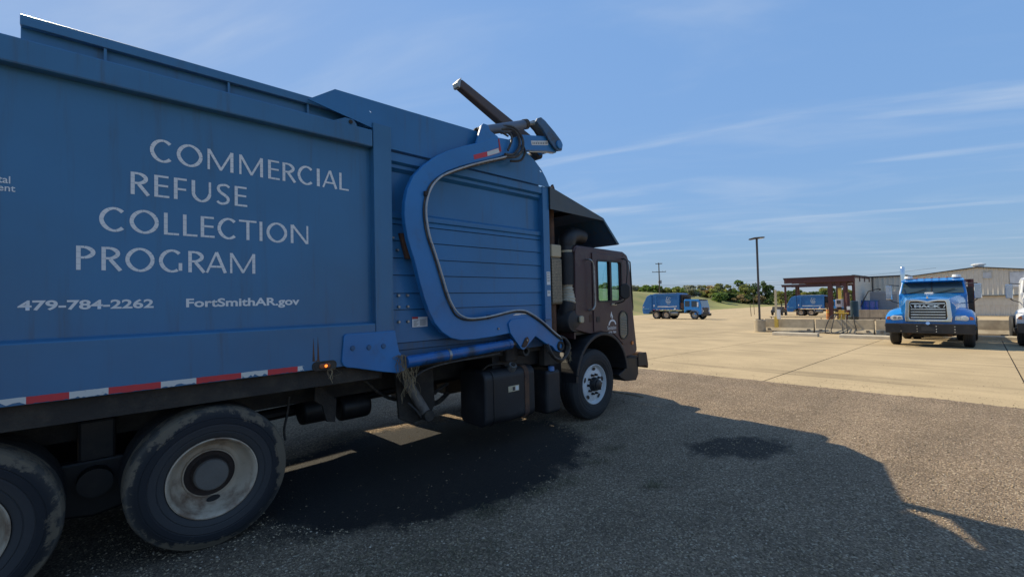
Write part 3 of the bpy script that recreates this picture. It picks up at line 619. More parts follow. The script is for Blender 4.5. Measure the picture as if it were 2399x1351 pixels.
fit_text('web_address', 'FortSmithAR.gov', WHITE, .54, 1.331, 1.755, 1.839, 4.0275, panel, .028)
fit_text('department_lettering', 'tal', WHITE, -.375, -.325, 2.544, 2.588, 4.0275, panel, .01)
fit_text('department_lettering', 'ent', WHITE, -.375, -.304, 2.496, 2.530, 4.0275, panel, .01)
# reflective tape along the lower rail
tb = [(-.62, -.25, 'w'), (-.25, -.067, 'r'), (-.067, .115, 'w'), (.115, .385, 'r'), (.385, .588, 'w'), (.588, .873, 'r'), (.873, 1.058, 'w'), (1.058, 1.285, 'r'), (1.285, 1.341, 'w'), (-.90, -.62, 'r'), (-1.1, -.9, 'w'), (-1.38, -1.1, 'r')]
for a, b, c in tb:
    n_ = 14; top = [(a+(b-a)*i/n_, 1.264+random.uniform(-.001, .001)) for i in range(n_+1)]
    rag = .012 if c == 'w' else .003
    bot = [(a+(b-a)*i/n_, 1.2195+abs(random.gauss(0, rag if 0 < i < n_ else .001))) for i in range(n_, -1, -1)]
    if b > 1.3: top[-1] = (b-.02, 1.262); bot[0] = (b-.012, 1.235)
    B('reflective_tape', MB().prism(top+bot, 3.9478, 3.9492), TAPER if c == 'r' else TAPEW)
ml = B('marker_light', MB().prism(rounded(1.40, 1.61, 1.205, 1.285, .035), 3.942, 3.952), DIRTY, bevel=.004)
B('lens', MB().prism(rounded(1.455, 1.555, 1.222, 1.266, .021), 3.930, 3.943), mat('amber_lens_dark', (.22, .06, .02), .3, coat=.4), ml, bevel=.006); B('bulb', MB().lathe([(.0001, -.012), (.008, -.010), (.013, 0)], 12, 1, (1.512, 3.929, 1.243)), AMBERL, ml, smooth=True)
B('rust_streak', MB().prism([(1.405, 1.29), (1.415, 1.49), (1.425, 1.29), (1.445, 1.30), (1.452, 1.50), (1.463, 1.30), (1.47, 1.285)], 3.9483, 3.9494), RUST)
# warning labels and bolts on the hopper side
lb = B('warning_label', MB().box(2.430, 2.613, 4.036, 4.038, 1.519, 1.622), WHITEP)
B('red_header', MB().box(2.430, 2.50, 4.0352, 4.0362, 1.602, 1.624), RED, lb)
for k in range(6):
    B('print_line', MB().box(2.445, 2.505-.012*(k % 3), 4.0352, 4.0362, 1.585-.011*k, 1.589-.011*k), TRIMD, lb)
    B('print_line', MB().box(2.520, 2.600-.014*(k % 2), 4.0352, 4.0362, 1.590-.011*k, 1.594-.011*k), TRIMD, lb)
for a, b, c, d in ((4.445, 4.515, 1.967, 2.142), (4.45, 4.512, 1.818, 1.893)):
    lb = B('warning_label', MB().box(a, b, 3.982, 3.984, c, d), WHITEP)
    for k in range(int((d-c)/.022)-1): B('print_line', MB().box(a+.01, b-.012, 3.981, 3.9825, d-.02-.022*k, d-.013-.022*k), TRIMD, lb)
for x in (2.277, 2.379):
    for z in (1.846, 1.733, 1.582): B('bolt_head', MB().cyl((x, 4.018, z), (x, 4.05, z), .013, .017, 6), STEEL)
B('wear_pad', MB().prism([(2.281, 2.468), (2.42, 2.475), (2.50, 2.22), (2.353, 2.215)], 3.985, 4.03), RUST)
for z in (2.30, 2.42): B('bolt_head', MB().cyl((2.22+.05*(2.42-z)/.12, 4.01, z), (2.22+.05*(2.42-z)/.12, 4.05, z), .011, .016, 6), STEEL)
B('bracket_bar', MB().box(4.36, 4.50, 3.955, 3.985, 1.50, 1.515), BLUED)
# lift arms
arm_o = [(3.50, 3.70), (3.30, 3.60), (3.177, 3.543), (2.991, 3.468), (2.796, 3.378), (2.647, 3.292), (2.486, 3.162), (2.366, 3.03), (2.298, 2.888), (2.268, 2.755), (2.261, 2.64), (2.268, 2.541), (2.294, 2.40), (2.325, 2.30), (2.366, 2.185), (2.412, 2.01), (2.467, 1.822), (2.524, 1.674), (2.591, 1.553), (2.679, 1.459), (2.787, 1.39), (2.92, 1.357), (3.099, 1.351), (3.353, 1.362), (3.66, 1.385)]
arm_b = [(3.807, 1.195), (3.835, 1.178), (3.868, 1.188), (4.06, 1.326), (4.285, 1.197), (4.387, 1.165), (4.46, 1.10), (4.54, 1.075), (4.61, 1.10), (4.635, 1.16), (4.60, 1.225), (4.52, 1.275), (4.42, 1.318)]
arm_i = [(4.30, 1.40), (4.185, 1.475), (4.028, 1.56), (3.877, 1.62), (3.73, 1.634), (3.587, 1.621), (3.359, 1.587), (3.187, 1.57), (3.023, 1.562), (2.926, 1.59), (2.831, 1.656), (2.759, 1.757), (2.706, 1.879), (2.655, 2.03), (2.596, 2.193), (2.547, 2.334), (2.513, 2.43), (2.49, 2.535), (2.476, 2.665), (2.487, 2.77), (2.515, 2.877), (2.56, 2.959), (2.642, 3.056), (2.772, 3.148), (2.986, 3.251), (3.235, 3.348), (3.479, 3.44), (3.60, 3.49)]
arm = two_sided('lift_arm', yprism(arm_o+arm_b+arm_i, 3.862, 3.93), BLUE2, bevel=.008)[0]
pl = B('cylinder_plate', MB().prism([(3.60, 1.50), (3.63, 1.385), (3.80, 1.19), (3.835, 1.172), (3.87, 1.185), (4.065, 1.33), (4.085, 1.36), (4.05, 1.50), (3.9, 1.56), (3.65, 1.545)], 3.842, 3.8615), BLUE2, arm, bevel=.004)
B('pin_plate', MB().prism([(3.80, 1.215), (3.85, 1.20), (3.89, 1.22), (3.93, 1.285), (3.905, 1.325), (3.865, 1.31)], 3.828, 3.8425), RUST, arm, bevel=.004)
B('pin_bolt', MB().cyl((3.885, 3.815, 1.285), (3.885, 3.829, 1.285), .012, n=8), STEEL, arm)
for x, z in ((3.73, 1.505), (3.985, 1.44), (3.45, 1.45)): B('bolt_head', MB().cyl((x, 3.845, z), (x, 3.863, z), .010, .013, 8), STEEL, arm)
B('paint_chip', MB().prism([(3.69, 1.592), (3.74, 1.612), (3.80, 1.612), (3.90, 1.608), (3.93, 1.595), (3.84, 1.600), (3.78, 1.592)], 3.8600, 3.8616), WHITEP, arm)
B('pivot_ring', MB().lathe([(.034, .03), (.034, -.012), (.058, -.016), (.066, 0), (.066, .05)], 24, 1, (4.545, 3.855, 1.157)), DIRTY, arm, smooth=30)
B('warning_decal', MB().prism([(3.15, 3.352), (3.137, 3.40), (3.36, 3.49), (3.52, 3.565), (3.545, 3.515), (3.38, 3.44)], 3.8600, 3.8616), TAPER, arm)
B('warning_decal', MB().prism([(3.345, 3.43), (3.34, 3.478), (3.515, 3.558), (3.535, 3.512)], 3.8590, 3.8612), TAPEW, arm)
B('red_band', MB().prism([(3.535, 3.52), (3.515, 3.67), (3.533, 3.675), (3.562, 3.53)], 3.8585, 3.8625), RED, arm)
# arm tip, crank cylinder, crank lever, fork (near and far)
for q, near in ((lambda y: y, True), (mir, False)):
    P = lambda x, y, z: (x, q(y), z)
    tip = B('arm_tip', MB().prism([(3.50, 3.70), (3.60, 3.49), (3.78, 3.55), (4.0, 3.64), (4.42, 3.72), (4.60, 3.74), (4.62, 3.88), (4.42, 3.925), (3.95, 3.835), (3.72, 3.72)], min(q(3.885), q(3.965)), max(q(3.885), q(3.965))), BLUE2, bevel=.015)
    ear = B('cylinder_ear', MB().prism([(3.19, 3.55), (3.23, 3.66), (3.27, 3.77), (3.30, 3.80), (3.37, 3.80), (3.40, 3.74), (3.52, 3.70), (3.52, 3.62), (3.3, 3.55)], min(q(3.865), q(3.90)), max(q(3.865), q(3.90))), BLUE2, bevel=.006)
    B('cylinder_ear', MB().prism([(3.21, 3.60), (3.23, 3.68), (3.27, 3.77), (3.30, 3.79), (3.37, 3.79), (3.40, 3.72)], min(q(3.98), q(4.01)), max(q(3.98), q(4.01))), DIRTY, bevel=.006)
    cy = B('crank_cylinder', MB().cyl(P(3.40, 3.94, 3.765), P(4.06, 3.94, 4.005), .058, n=24), mat('grey_blue_worn', (.10, .13, .18), .5, var=.25, col2=(.16, .14, .12), mask=(.5, .75), mscale=8), smooth=35, bevel=.006)
    B('cylinder_eye', MB().cyl(P(3.335, 3.90, 3.755), P(3.335, 3.98, 3.755), .045, n=16), DIRTY, cy, smooth=35)
    B('cylinder_gland', MB().cyl(P(4.03, 3.94, 3.995), P(4.085, 3.94, 4.015), .064, n=24), DIRTY, cy, smooth=35)
    B('rod', MB().cyl(P(4.06, 3.94, 4.005), P(4.22, 3.94, 4.06), .026, n=14), STEEL, cy, smooth=35)
    for yy in (3.862, 3.985):
        B('crank_lever', MB().prism([(4.165, 4.045), (4.20, 4.095), (4.265, 4.125), (4.34, 4.10), (4.52, 4.00), (4.655, 3.91), (4.69, 3.86), (4.665, 3.775), (4.58, 3.75), (4.50, 3.785), (4.40, 3.87), (4.28, 3.985)], min(q(yy-.016), q(yy+.016)), max(q(yy-.016), q(yy+.016))), mat('worn_arm_paint', (.045, .11, .20), .5, var=.25, col2=(.06, .055, .05), mask=(.45, .7), mscale=7) if yy < 3.93 else DIRTY, bevel=.008)
    B('pin_boss', MB().cyl(P(4.60, 3.825, 3.84), P(4.60, 3.847, 3.84), .055, .06, 20), BLUE2, smooth=35)
    B('crank_pin', MB().cyl(P(4.60, 3.885, 3.835), P(4.60, 4.30, 3.835), .05, n=20), BLUE2 if near else DIRTY, smooth=35)
    B('fork', MB().add([P(x, y, z) for x, z, y in ((4.56, 3.80, 4.19), (4.66, 3.955, 4.19), (3.262, 4.432, 4.20), (3.222, 4.328, 4.20), (4.56, 3.80, 4.31), (4.66, 3.955, 4.31), (3.262, 4.432, 4.30), (3.222, 4.328, 4.30))],
      [(0, 3, 2, 1), (4, 5, 6, 7), (0, 1, 5, 4), (1, 2, 6, 5), (2, 3, 7, 6), (3, 0, 4, 7)]), mat('fork_steel', (.085, .062, .058), .65, var=.2, col2=(.13, .085, .06), mask=(.5, .8), mscale=5), bevel=.02, seg=3)
    B('fork_tip_lit', MB().prism([(3.262, 4.45), (3.19, 4.37), (3.205, 4.315), (3.235, 4.31)], min(q(4.20), q(4.30)), max(q(4.20), q(4.30))), STEEL, bevel=.01)  # lighter steel puts the sunlit end of the fork into its colour
B('torque_tube', MB().cyl((4.60, 4.2, 3.80), (4.60, 6.14, 3.80), .065, n=20), DIRTY, smooth=35)
B('tip_decal', MB().prism([(4.115, 3.735), (4.10, 3.79), (4.42, 3.862), (4.43, 3.805)], 3.8830, 3.8846), TAPEW)
for k in range(9):
    x = 4.13+.033*k; B('print_line', MB().prism([(x, 3.752+.0075*k), (x, 3.775+.0075*k), (x+.014, 3.778+.0075*k), (x+.014, 3.755+.0075*k)], 3.8822, 3.8832), TRIMD)
def hose(pts, r, m=HOSE, name='hose', n=7): return B(name, MB().tube(smooth_path(pts, 5), r, n), m, smooth=True)
hose([(3.60, 3.84, 3.50), (3.74, 3.84, 3.53), (3.85, 3.84, 3.66), (3.84, 3.86, 3.80), (3.74, 3.88, 3.85), (3.60, 3.90, 3.82), (3.45, 3.92, 3.80)], .017)
hose([(3.62, 3.845, 3.47), (3.80, 3.83, 3.52), (3.90, 3.83, 3.66), (3.89, 3.85, 3.79), (3.78, 3.88, 3.88), (3.62, 3.90, 3.86)], .017)
hose([(3.66, 3.85, 3.56), (3.72, 3.84, 3.70), (3.70, 3.86, 3.78), (3.58, 3.88, 3.76)], .014)
hose([(3.70, 3.85, 3.44), (3.86, 3.84, 3.48), (3.95, 3.85, 3.60), (3.93, 3.87, 3.70)], .014, DIRTY)
hose([(3.42, 3.90, 3.70), (3.55, 3.87, 3.76), (3.68, 3.86, 3.74)], .012, DIRTY)
for dy, dz, m_ in ((3.835, 0, TUBE), (3.852, -.018, HOSE)):
    pth = [(3.62, 3.475), (3.461, 3.415), (3.261, 3.342), (2.97, 3.222), (2.72, 3.098), (2.60, 2.995), (2.535, 2.89), (2.50, 2.775), (2.492, 2.66), (2.508, 2.53), (2.535, 2.42), (2.575, 2.315), (2.625, 2.18), (2.68, 2.02), (2.73, 1.872), (2.785, 1.752), (2.855, 1.658), (2.945, 1.605), (3.04, 1.585), (3.2, 1.588), (3.36, 1.604), (3.58, 1.637), (3.73, 1.652), (3.88, 1.640), (4.03, 1.58), (4.19, 1.492), (4.32, 1.405), (4.44, 1.325), (4.56, 1.255)]
    k = -.018 if dz else 0
    hose([(x-(k if x < 3.0 else 0)*-1.0*(1 if z < 3.2 else .3), dy, z+(k if z < 1.75 or z > 3.0 else 0)) for x, z in pth], .0105 if not dz else .011, m_, 'hydraulic_line')
for x, z in ((2.50, 2.87), (3.30, 1.59)): B('line_clamp', MB().box(x-.02, x+.02, 3.83, 3.865, z-.022, z+.022), DIRTY)
for k, (r, dx) in enumerate(((.13, 0), (.15, -.01), (.165, .01))):
    c = (4.50+dx, 3.80+.02*k, 1.12)
    hose([(4.50, 3.845, 1.29), (4.60, 3.82, 1.25), (4.66, c[1], 1.16), (4.63, c[1], 1.06), (4.52, c[1], c[2]-r), (4.38, c[1], 1.02), (4.30, c[1], 1.10), (4.29, c[1]+.05, 1.20)], .016, HOSE)
# lift cylinder below
lc = B('lift_cylinder', MB().cyl((2.27, 3.90, 1.192), (3.66, 3.90, 1.252), .060, n=28), BLUEC, smooth=35, bevel=.004)
B('cylinder_strap', MB().cyl((2.755, 3.90, 1.213), (2.785, 3.90, 1.2145), .0645, n=28), STEEL, lc, smooth=35)
B('cylinder_gland', MB().cyl((3.62, 3.90, 1.250), (3.672, 3.90, 1.2525), .064, n=28), BLUEC, lc, smooth=35)
B('rod', MB().cyl((3.66, 3.90, 1.252), (3.84, 3.90, 1.262), .026, n=14), STEEL, lc, smooth=35)
hose([(2.33, 3.90, 1.02), (2.5, 3.88, 1.10), (2.78, 3.88, 1.135), (3.2, 3.88, 1.15), (3.5, 3.90, 1.16)], .010, HOSE)
B('torque_box', MB().box(3.72, 3.93, 4.02, 4.30, 1.02, 1.22), DIRTY, bevel=.02)
B('cross_shaft', MB().lathe([(.034, .06), (.034, -.05), (.058, -.056), (.064, -.03), (.064, .5)], 24, 1, (3.97, 3.98, 1.137)), DIRTY, smooth=30)
B('cross_beam', MB().box(3.60, 4.50, 4.15, 6.2, .92, 1.10), BLACK)
B('pivot_support', MB().prism([(4.40, .90), (4.40, 1.26), (4.60, 1.26), (4.72, 1.1), (4.72, .90)], 4.02, 4.12), DIRTY)
# chassis
two_sided('chassis_rail', ybox(XB, 6.35, 4.72, 4.80, .80, 1.10), DIRTY)
two_sided('sill', ybox(XB, 2.05, 4.02, 4.14, 1.06, 1.216), DIRTY)
two_sided('suspension_blocker', yprism([(-.75, .44), (-.6, .56), (-.15, .66), (.25, .66), (.7, .56), (.85, .44), (.7, .36), (.05, .24), (-.6, .36)], 4.60, 4.70), BLACK, bevel=.02)  # added to block the sun between the tandem wheels
for x in (-2.2, -.1, 1.9, 2.9, 4.6, 6.0): B('cross_member', MB().box(x-.06, x+.06, 4.80, 5.54, .85, 1.0), BLACK)
for cx in (.70, -.60):
    B('axle', MB().cyl((cx, 4.2, .5), (cx, 6.14, .5), .075, n=14), BLACK, smooth=35)
    B('differential', MB().lathe([(.001, -.25), (.16, -.2), (.24, -.05), (.24, .05), (.16, .2), (.001, .25)], 18, 1, (cx, 5.17, .5)), BLACK, smooth=40)
B('front_axle', MB().cyl((5.48, 4.2, .45), (5.48, 6.14, .45), .06, n=12), BLACK)
B('engine', MB().box(4.75, 6.2, 4.75, 5.6, .55, 1.2), BLACK)
B('driveline', MB().cyl((.9, 5.17, .62), (4.8, 5.17, .75), .06, n=12), BLACK)
B('spring_hanger', MB().prism([(-.035, .95), (.18, .95), (.18, .42), (.09, .34), (-.035, .40)], 4.62, 4.72), BLACK, bevel=.02)
B('brake_chamber', MB().cyl((.06, 4.48, .52), (.06, 4.62, .52), .10, n=20), BLACK, smooth=35)
for (x0, x1, zc) in ((1.52, 1.82, .70), (1.90, 2.22, .66)):
    B('air_tank', MB().cyl((x0*1.06, 4.92, zc-.03), (x1*1.06, 4.92, zc-.03), .14, n=20), BLACK, smooth=35, bevel=.03)
hg = B('frame_bracket', MB().prism([(1.60, 1.05), (1.80, .835), (1.785, .62), (1.70, .64), (1.66, .80), (1.585, .86)], 4.42, 4.45), DIRTY, bevel=.006)
B('bracket_flange', MB().add([(1.60, 4.42, 1.05), (1.80, 4.42, .835), (1.80, 4.70, .835), (1.60, 4.70, 1.05), (1.592, 4.42, 1.045), (1.792, 4.42, .830), (1.792, 4.70, .830), (1.592, 4.70, 1.045)], [(0,1,2,3),(7,6,5,4),(0,4,5,1),(1,5,6,2),(2,6,7,3),(3,7,4,0)]), DIRTY, hg)
B('rear_step_plate', MB().box(1.62, 2.28, 4.40, 4.72, .98, 1.06), DIRTY, bevel=.01)
B('cylinder_mount', MB().prism([(2.42, 1.02), (2.90, 1.02), (2.92, .60), (2.84, .47), (2.62, .44), (2.46, .52)], 4.38, 4.42), DIRTY, bevel=.01)
ps = B('packer_cylinder', MB().cyl((2.475, 4.27, .965), (2.73, 4.30, .56), .052, .058, 18), mat('grey_worn', (.16, .145, .13), .7, var=.2, col2=(.08, .07, .06), mask=(.45, .7), mscale=10), smooth=35)
B('cylinder_eye', MB().cyl((2.74, 4.22, .53), (2.74, 4.38, .53), .06, n=16), DIRTY, ps, smooth=35)
hose([(2.52, 4.30, .70), (2.60, 4.25, .60), (2.66, 4.27, .52)], .012)
hose([(1.42, 4.6, .9), (1.40, 4.6, .75), (1.37, 4.6, .60), (1.38, 4.6, .5)], .011)
hose([(2.2, 4.7, .95), (2.5, 4.68, .70), (2.9, 4.66, .62), (3.3, 4.66, .75)], .02)
hose([(2.9, 4.9, .9), (3.0, 4.85, .58), (3.2, 4.8, .5), (3.4, 4.8, .6)], .03)
# fuel tank and urea tank
def dprof(y0, y1, z0, z1, r): return [(y, z) for y, z in rounded(y0, y1, z0, z1, r, 6)]
ft = B('fuel_tank', MB().prism(dprof(3.98, 4.46, .30, .945, .10), 3.335, 4.17, 'x'), BLACKP, bevel=.025, seg=3)
for x in (3.46, 3.98):
    o = dprof(3.972, 4.47, .292, .955, .105); B('tank_strap', MB().prism(o, x, x+.075 if x > 3.6 else x+.02, 'x'), RUST if x > 3.6 else BLACK, ft, bevel=.004)
B('filler_cap', MB().cyl((3.80, 4.03, .925), (3.795, 3.985, .985), .055, .05, 18), STEEL, ft, smooth=30)
B('cap_inner', MB().cyl((3.795, 3.985, .985), (3.793, 3.975, .998), .028, .026, 12), DIRTY, ft)
lb = B('tank_label', MB().box(3.70, 3.88, 3.9765, 3.979, .665, .735), CREAM, ft); B('label_print', MB().box(3.77, 3.81, 3.9755, 3.977, .675, .72), TRIMD, lb); B('label_print', MB().box(3.82, 3.87, 3.9755, 3.977, .675, .725), WHITEP, lb)
hose([(3.45, 4.15, .945), (3.50, 4.10, 1.0), (3.70, 4.08, 1.0), (3.8, 4.15, .95)], .012, DIRTY)
ut = B('fluid_tank', MB().prism(dprof(3.985, 4.40, .26, .83, .05), 4.40, 4.675, 'x'), BLACKP, bevel=.03)
B('blue_cap', MB().cyl((4.53, 4.02, .82), (4.53, 4.02, .875), .042, n=16), mat('cap_blue', (.10, .25, .55), .4), ut, smooth=30)
B('air_tank', MB().box(2.30, 2.78, 5.98, 6.36, .35, 1.05), BLACK, bevel=.05); B('sun_block_box', MB().box(3.42, 4.02, 5.95, 6.36, .32, 1.05), BLACK, bevel=.03); B('sun_block_tank', MB().box(4.15, 4.7, 5.9, 6.36, .30, 1.05), BLACK, bevel=.03)  # all far-side boxes here are added to block sun under the truck
B('battery_box', MB().box(4.72, 4.95, 4.2, 4.7, .45, .95), BLACK)
# wheels of the big truck
for cx in (.70, -.60):
    add_wheel(T, 'dual', cx, 3.985, .505, 1, spin=.0 if cx > 0 else 1.1); add_wheel(T, 'far', cx, 4.31, .505, 1)
    add_wheel(T, 'dual', cx, mir(3.985), .505, -1); add_wheel(T, 'far', cx, mir(4.31), .505, -1)
add_wheel(T, 'steer', 5.47, 4.0, .505, 1); add_wheel(T, 'steer', 5.47, mir(4.0), .505, -1)
# hopper canopy over the cab
def canopy_sheet(q):
    top = [(4.52, 3.30), (5.74, 3.005), (6.165, 2.625)]; th = .012; m = MB()
    pr = top+[(6.150, 2.615), (5.735, 2.988), (4.52, 3.28)]
    return m.prism(pr, 3.97, 6.37)
B('canopy', canopy_sheet(None), BLUED)
two_sided('canopy_skirt', yprism([(4.525, 3.287), (5.745, 2.993), (5.745, 2.955), (4.525, 2.985)], 3.955, 3.969), mat('canopy_dusty', (.085, .10, .105), .7, var=.2, col2=(.05, .08, .11), mask=(.45, .75), mscale=3))
two_sided('canopy_skirt', yprism([(5.745, 2.993), (6.165, 2.622), (6.10, 2.622), (5.745, 2.955)], 3.955, 3.969), mat('canopy_front_paint', (.05, .105, .15), .6, var=.2))
B('canopy_rib', MB().box(5.2, 5.24, 4.0, 6.34, 3.02, 3.09), BLACK); B('canopy_hinge', MB().prism([(4.57, 3.28), (4.60, 3.33), (4.63, 3.27)], 3.96, 4.0), RUST)
B('bulkhead', MB().box(4.54, 4.60, 4.12, 6.2, 1.0, 2.95), BLACK)
# exhaust shield, snorkel, air cleaner
ex = B('exhaust_shield', MB().prism([(y, z) for y, z in rounded(4.10, 4.34, 1.70, 2.36, .04)], 4.69, 4.895, 'x'), PERF)
B('shield_top', MB().box(4.685, 4.9, 4.095, 4.345, 2.36, 2.54), CREAM, ex, bevel=.02)
B('exhaust_pipe', MB().cyl((4.79, 4.22, 1.2), (4.79, 4.22, 3.1), .07, n=16), RUST, ex)
sn = B('snorkel', MB().tube(smooth_path([(5.10, 4.16, 1.98), (5.10, 4.16, 2.15), (5.105, 4.16, 2.30), (5.10, 4.16, 2.42), (5.095, 4.16, 2.52), (5.10, 4.16, 2.60)], 3), [.135]*9+[.13, .122, .116, .113, .113, .116, .12], 20), BLACKP, smooth=40)
B('snorkel_hood', MB().tube(smooth_path([(5.095, 4.16, 2.55), (5.11, 4.16, 2.63), (5.18, 4.16, 2.69), (5.30, 4.16, 2.715), (5.47, 4.16, 2.70)], 3), [.12, .122, .126, .128, .126, .124, .12, .118, .114, .11, .108, .106, .104], 18), BLACKP, sn, smooth=40)
B('clamp_band', MB().cyl((5.10, 4.16, 2.425), (5.10, 4.16, 2.475), .124, n=20), CREAM, sn, smooth=35)
B('flex_pipe', MB().tube(smooth_path([(5.11, 4.16, 1.99), (5.11, 4.15, 1.88), (5.09, 4.13, 1.78), (5.06, 4.12, 1.70)], 4), [.125 if i % 2 else .115 for i in range(13)], 18), mat('aluminium_dull', (.50, .44, .33), .5, .2, var=.2), sn, smooth=40)
B('elbow', MB().tube(smooth_path([(5.06, 4.12, 1.72), (5.04, 4.13, 1.64), (5.03, 4.16, 1.52)], 4), .12, 18), BLACKP, sn, smooth=40)
ac = B('air_cleaner', MB().lathe([(.0001, -.03), (.09, -.034), (.12, -.022), (.15, -.022), (.165, 0), (.165, .45), (.0001, .46)], 28, 1, (5.055, 4.03, 1.455)), BLACKP, smooth=35)
# cab
CY = 4.0
side = [(5.085, 2.47), (5.12, 2.52), (6.36, 2.495), (6.44, 2.465), (6.482, 2.40), (6.595, 1.434), (6.67, .90), (6.60, .845), (6.33, .82), (6.20, 1.03), (5.95, 1.20), (5.62, 1.255), (5.38, 1.255), (5.06, 1.33)]
win = rounded(5.60, 6.225, 1.735, 2.335, .035, 3)
two_sided('cab_side', yprism(with_hole(side, win), CY, CY+.04), MAROON, bevel=.010)
B('cab_roof', MB().prism([(5.06, 2.44), (5.09, 2.52), (5.14, 2.545), (6.34, 2.52), (6.45, 2.475), (6.47, 2.44), (6.36, 2.46), (5.14, 2.47)], CY+.01, 6.33), MAROON, bevel=.02)
B('cab_rear', MB().box(5.065, 5.10, CY+.041, 6.299, 1.2, 2.45), MAROON)
B('cab_floor', MB().box(5.10, 6.56, CY+.05, 6.29, 1.25, 1.30), BLACK)
B('cab_front', MB().prism([(6.555, 1.62), (6.59, 1.60), (6.60, 1.434), (6.675, .90), (6.60, .85), (6.54, 1.43), (6.52, 1.60)], CY+.041, 6.299), MAROON, bevel=.012)
for y in (CY+.041, 5.13, 6.299-.05): B('windshield_pillar', MB().prism([(6.545, 1.61), (6.595, 1.61), (6.478, 2.46), (6.43, 2.46)], y, y+.05), MAROON)
B('windshield', MB().add([(6.575, CY+.09, 1.61), (6.575, 6.25, 1.61), (6.462, 6.25, 2.44), (6.462, CY+.09, 2.44)], [(0, 1, 2, 3)]), GLASS)
B('seat', MB().box(5.25, 5.75, 4.35, 4.85, 1.30, 1.62).box(5.2, 5.32, 4.35, 4.85, 1.6, 2.2), BLACK, bevel=.05)
B('seat', MB().box(5.25, 5.75, 5.5, 6.0, 1.30, 1.62).box(5.2, 5.32, 5.5, 6.0, 1.6, 2.2), BLACK, bevel=.05)
B('dashboard', MB().box(6.2, 6.5, 4.2, 6.2, 1.3, 1.66), BLACK, bevel=.05)
B('steering_wheel', MB().tube([(6.12+.06*math.sin(t), 5.75+.23*math.cos(t), 1.74+.2*math.sin(t)) for t in [2*PI*i/20 for i in range(21)]], .016, 6), BLACK)
dr_o = [(5.47, 2.455), (6.34, 2.435), (6.375, 2.40), (6.44, 1.434), (6.45, 1.05), (6.24, 1.03), (5.97, 1.225), (5.62, 1.28), (5.47, 1.28)]
door = B('door', MB().prism(with_hole(dr_o, win), CY-.016, CY-.001), MAROON, bevel=.006)
B('window_pane', MB().add([(5.59, CY+.018, 1.725), (6.235, CY+.018, 1.725), (6.235, CY+.018, 2.345), (5.59, CY+.018, 2.345)], [(0, 1, 2, 3)]), GLASS, door)
B('window_bar', MB().box(5.905, 5.955, CY-.022, CY+.03, 1.72, 2.34), BLACK, door)
B('window_seal', MB().prism(with_hole(rounded(5.575, 6.25, 1.71, 2.36, .045, 3), rounded(5.60, 6.225, 1.735, 2.335, .035, 3)), CY-.024, CY-.012), BLACK, door)
B('door_latch', MB().box(5.53, 5.62, CY-.022, CY-.014, 1.42, 1.50), BLACK, door, bevel=.006)
B('mirror_mount', MB().box(5.93, 6.06, CY-.04, CY-.014, 1.655, 1.69), CREAM, door, bevel=.01)
lv = B('lower_window', MB().prism(rounded(6.145, 6.36, 1.13, 1.545, .10, 5), CY-.022, CY-.013), mat('vent_glass', (.03, .075, .085), .2, var=.2, coat=.5), door)
B('vent_frame', MB().prism(with_hole(rounded(6.125, 6.38, 1.11, 1.565, .115, 5), rounded(6.145, 6.36, 1.13, 1.545, .10, 5)), CY-.03, CY-.014), BLACK, door)
for k in range(11): B('vent_fin', MB().box(6.16, 6.345, CY-.029, CY-.021, 1.19+.026*k, 1.20+.026*k), mat('fin_grey', (.10, .13, .14), .5), lv)
fl = MB(); cx, cz = 5.945, 1.345
pts = [(cx+.105*math.cos(math.radians(a)), cz+.095*math.sin(math.radians(a))) for a in range(10, 176, 11)]
pin = [(cx+.078*math.cos(math.radians(a)), cz+.068*math.sin(math.radians(a))) for a in range(175, 9, -11)]
B('logo_arch', fl.prism(pts+pin, CY-.0185, CY-.0165), WHITE, door)
B('logo_flame', MB().prism([(5.925, 1.45), (5.90, 1.49), (5.908, 1.525), (5.928, 1.565), (5.94, 1.52), (5.965, 1.485), (5.952, 1.455), (5.945, 1.44), (5.94, 1.48), (5.928, 1.505), (5.918, 1.485)], CY-.0185, CY-.0165), WHITE, door)
fit_text('door_lettering', 'Sanitation', WHITE, 5.81, 6.045, 1.285, 1.345, CY-.018, door, .006)
fit_text('door_number', '479-784', WHITE, 5.83, 6.04, 1.222, 1.26, CY-.018, door, .004)
B('grab_handle', MB().tube(smooth_path([(5.335, 3.99, 2.345), (5.35, 3.93, 2.335), (5.40, 3.92, 2.27), (5.415, 3.92, 2.17), (5.42, 3.92, 1.95), (5.425, 3.92, 1.70), (5.40, 3.925, 1.64), (5.37, 3.93, 1.61), (5.36, 3.99, 1.60)], 4), .014, 8), STEEL, smooth=True)
B('side_marker', MB().prism(rounded(5.12, 5.215, 1.425, 1.525, .03), 3.965, 4.0), CREAM, bevel=.012)
B('rust_patch', MB().prism([(5.38, 1.43), (5.37, 1.50), (5.40, 1.54), (5.44, 1.53), (5.455, 1.47), (5.43, 1.42)], 3.997, 3.9995), RUST)
B('roof_marker', MB().box(6.25, 6.33, 4.15, 4.25, 2.515, 2.55), AMBER, bevel=.01); B('side_marker', MB().cyl((6.52, 3.985, 1.03), (6.52, 4.0, 1.03), .03, n=12), AMBER)
B('mirror_arm', MB().tube(smooth_path([(6.27, 3.985, 2.40), (6.20, 3.86, 2.36), (6.12, 3.80, 2.2), (6.08, 3.80, 1.95), (6.03, 3.80, 1.74), (6.0, 3.96, 1.68)], 5), .010, 7), BLACK, smooth=True)
mr_ = B('mirror', MB().prism(rounded(-.075, .075, -.12, .12, .07, 5), -.03, .03), BLACK, bevel=.015, off=(0, 0, 0)); mr_.location = (6.02-TO[0], 3.79-TO[1], 1.87); mr_.rotation_euler = (0, 0, -.75)
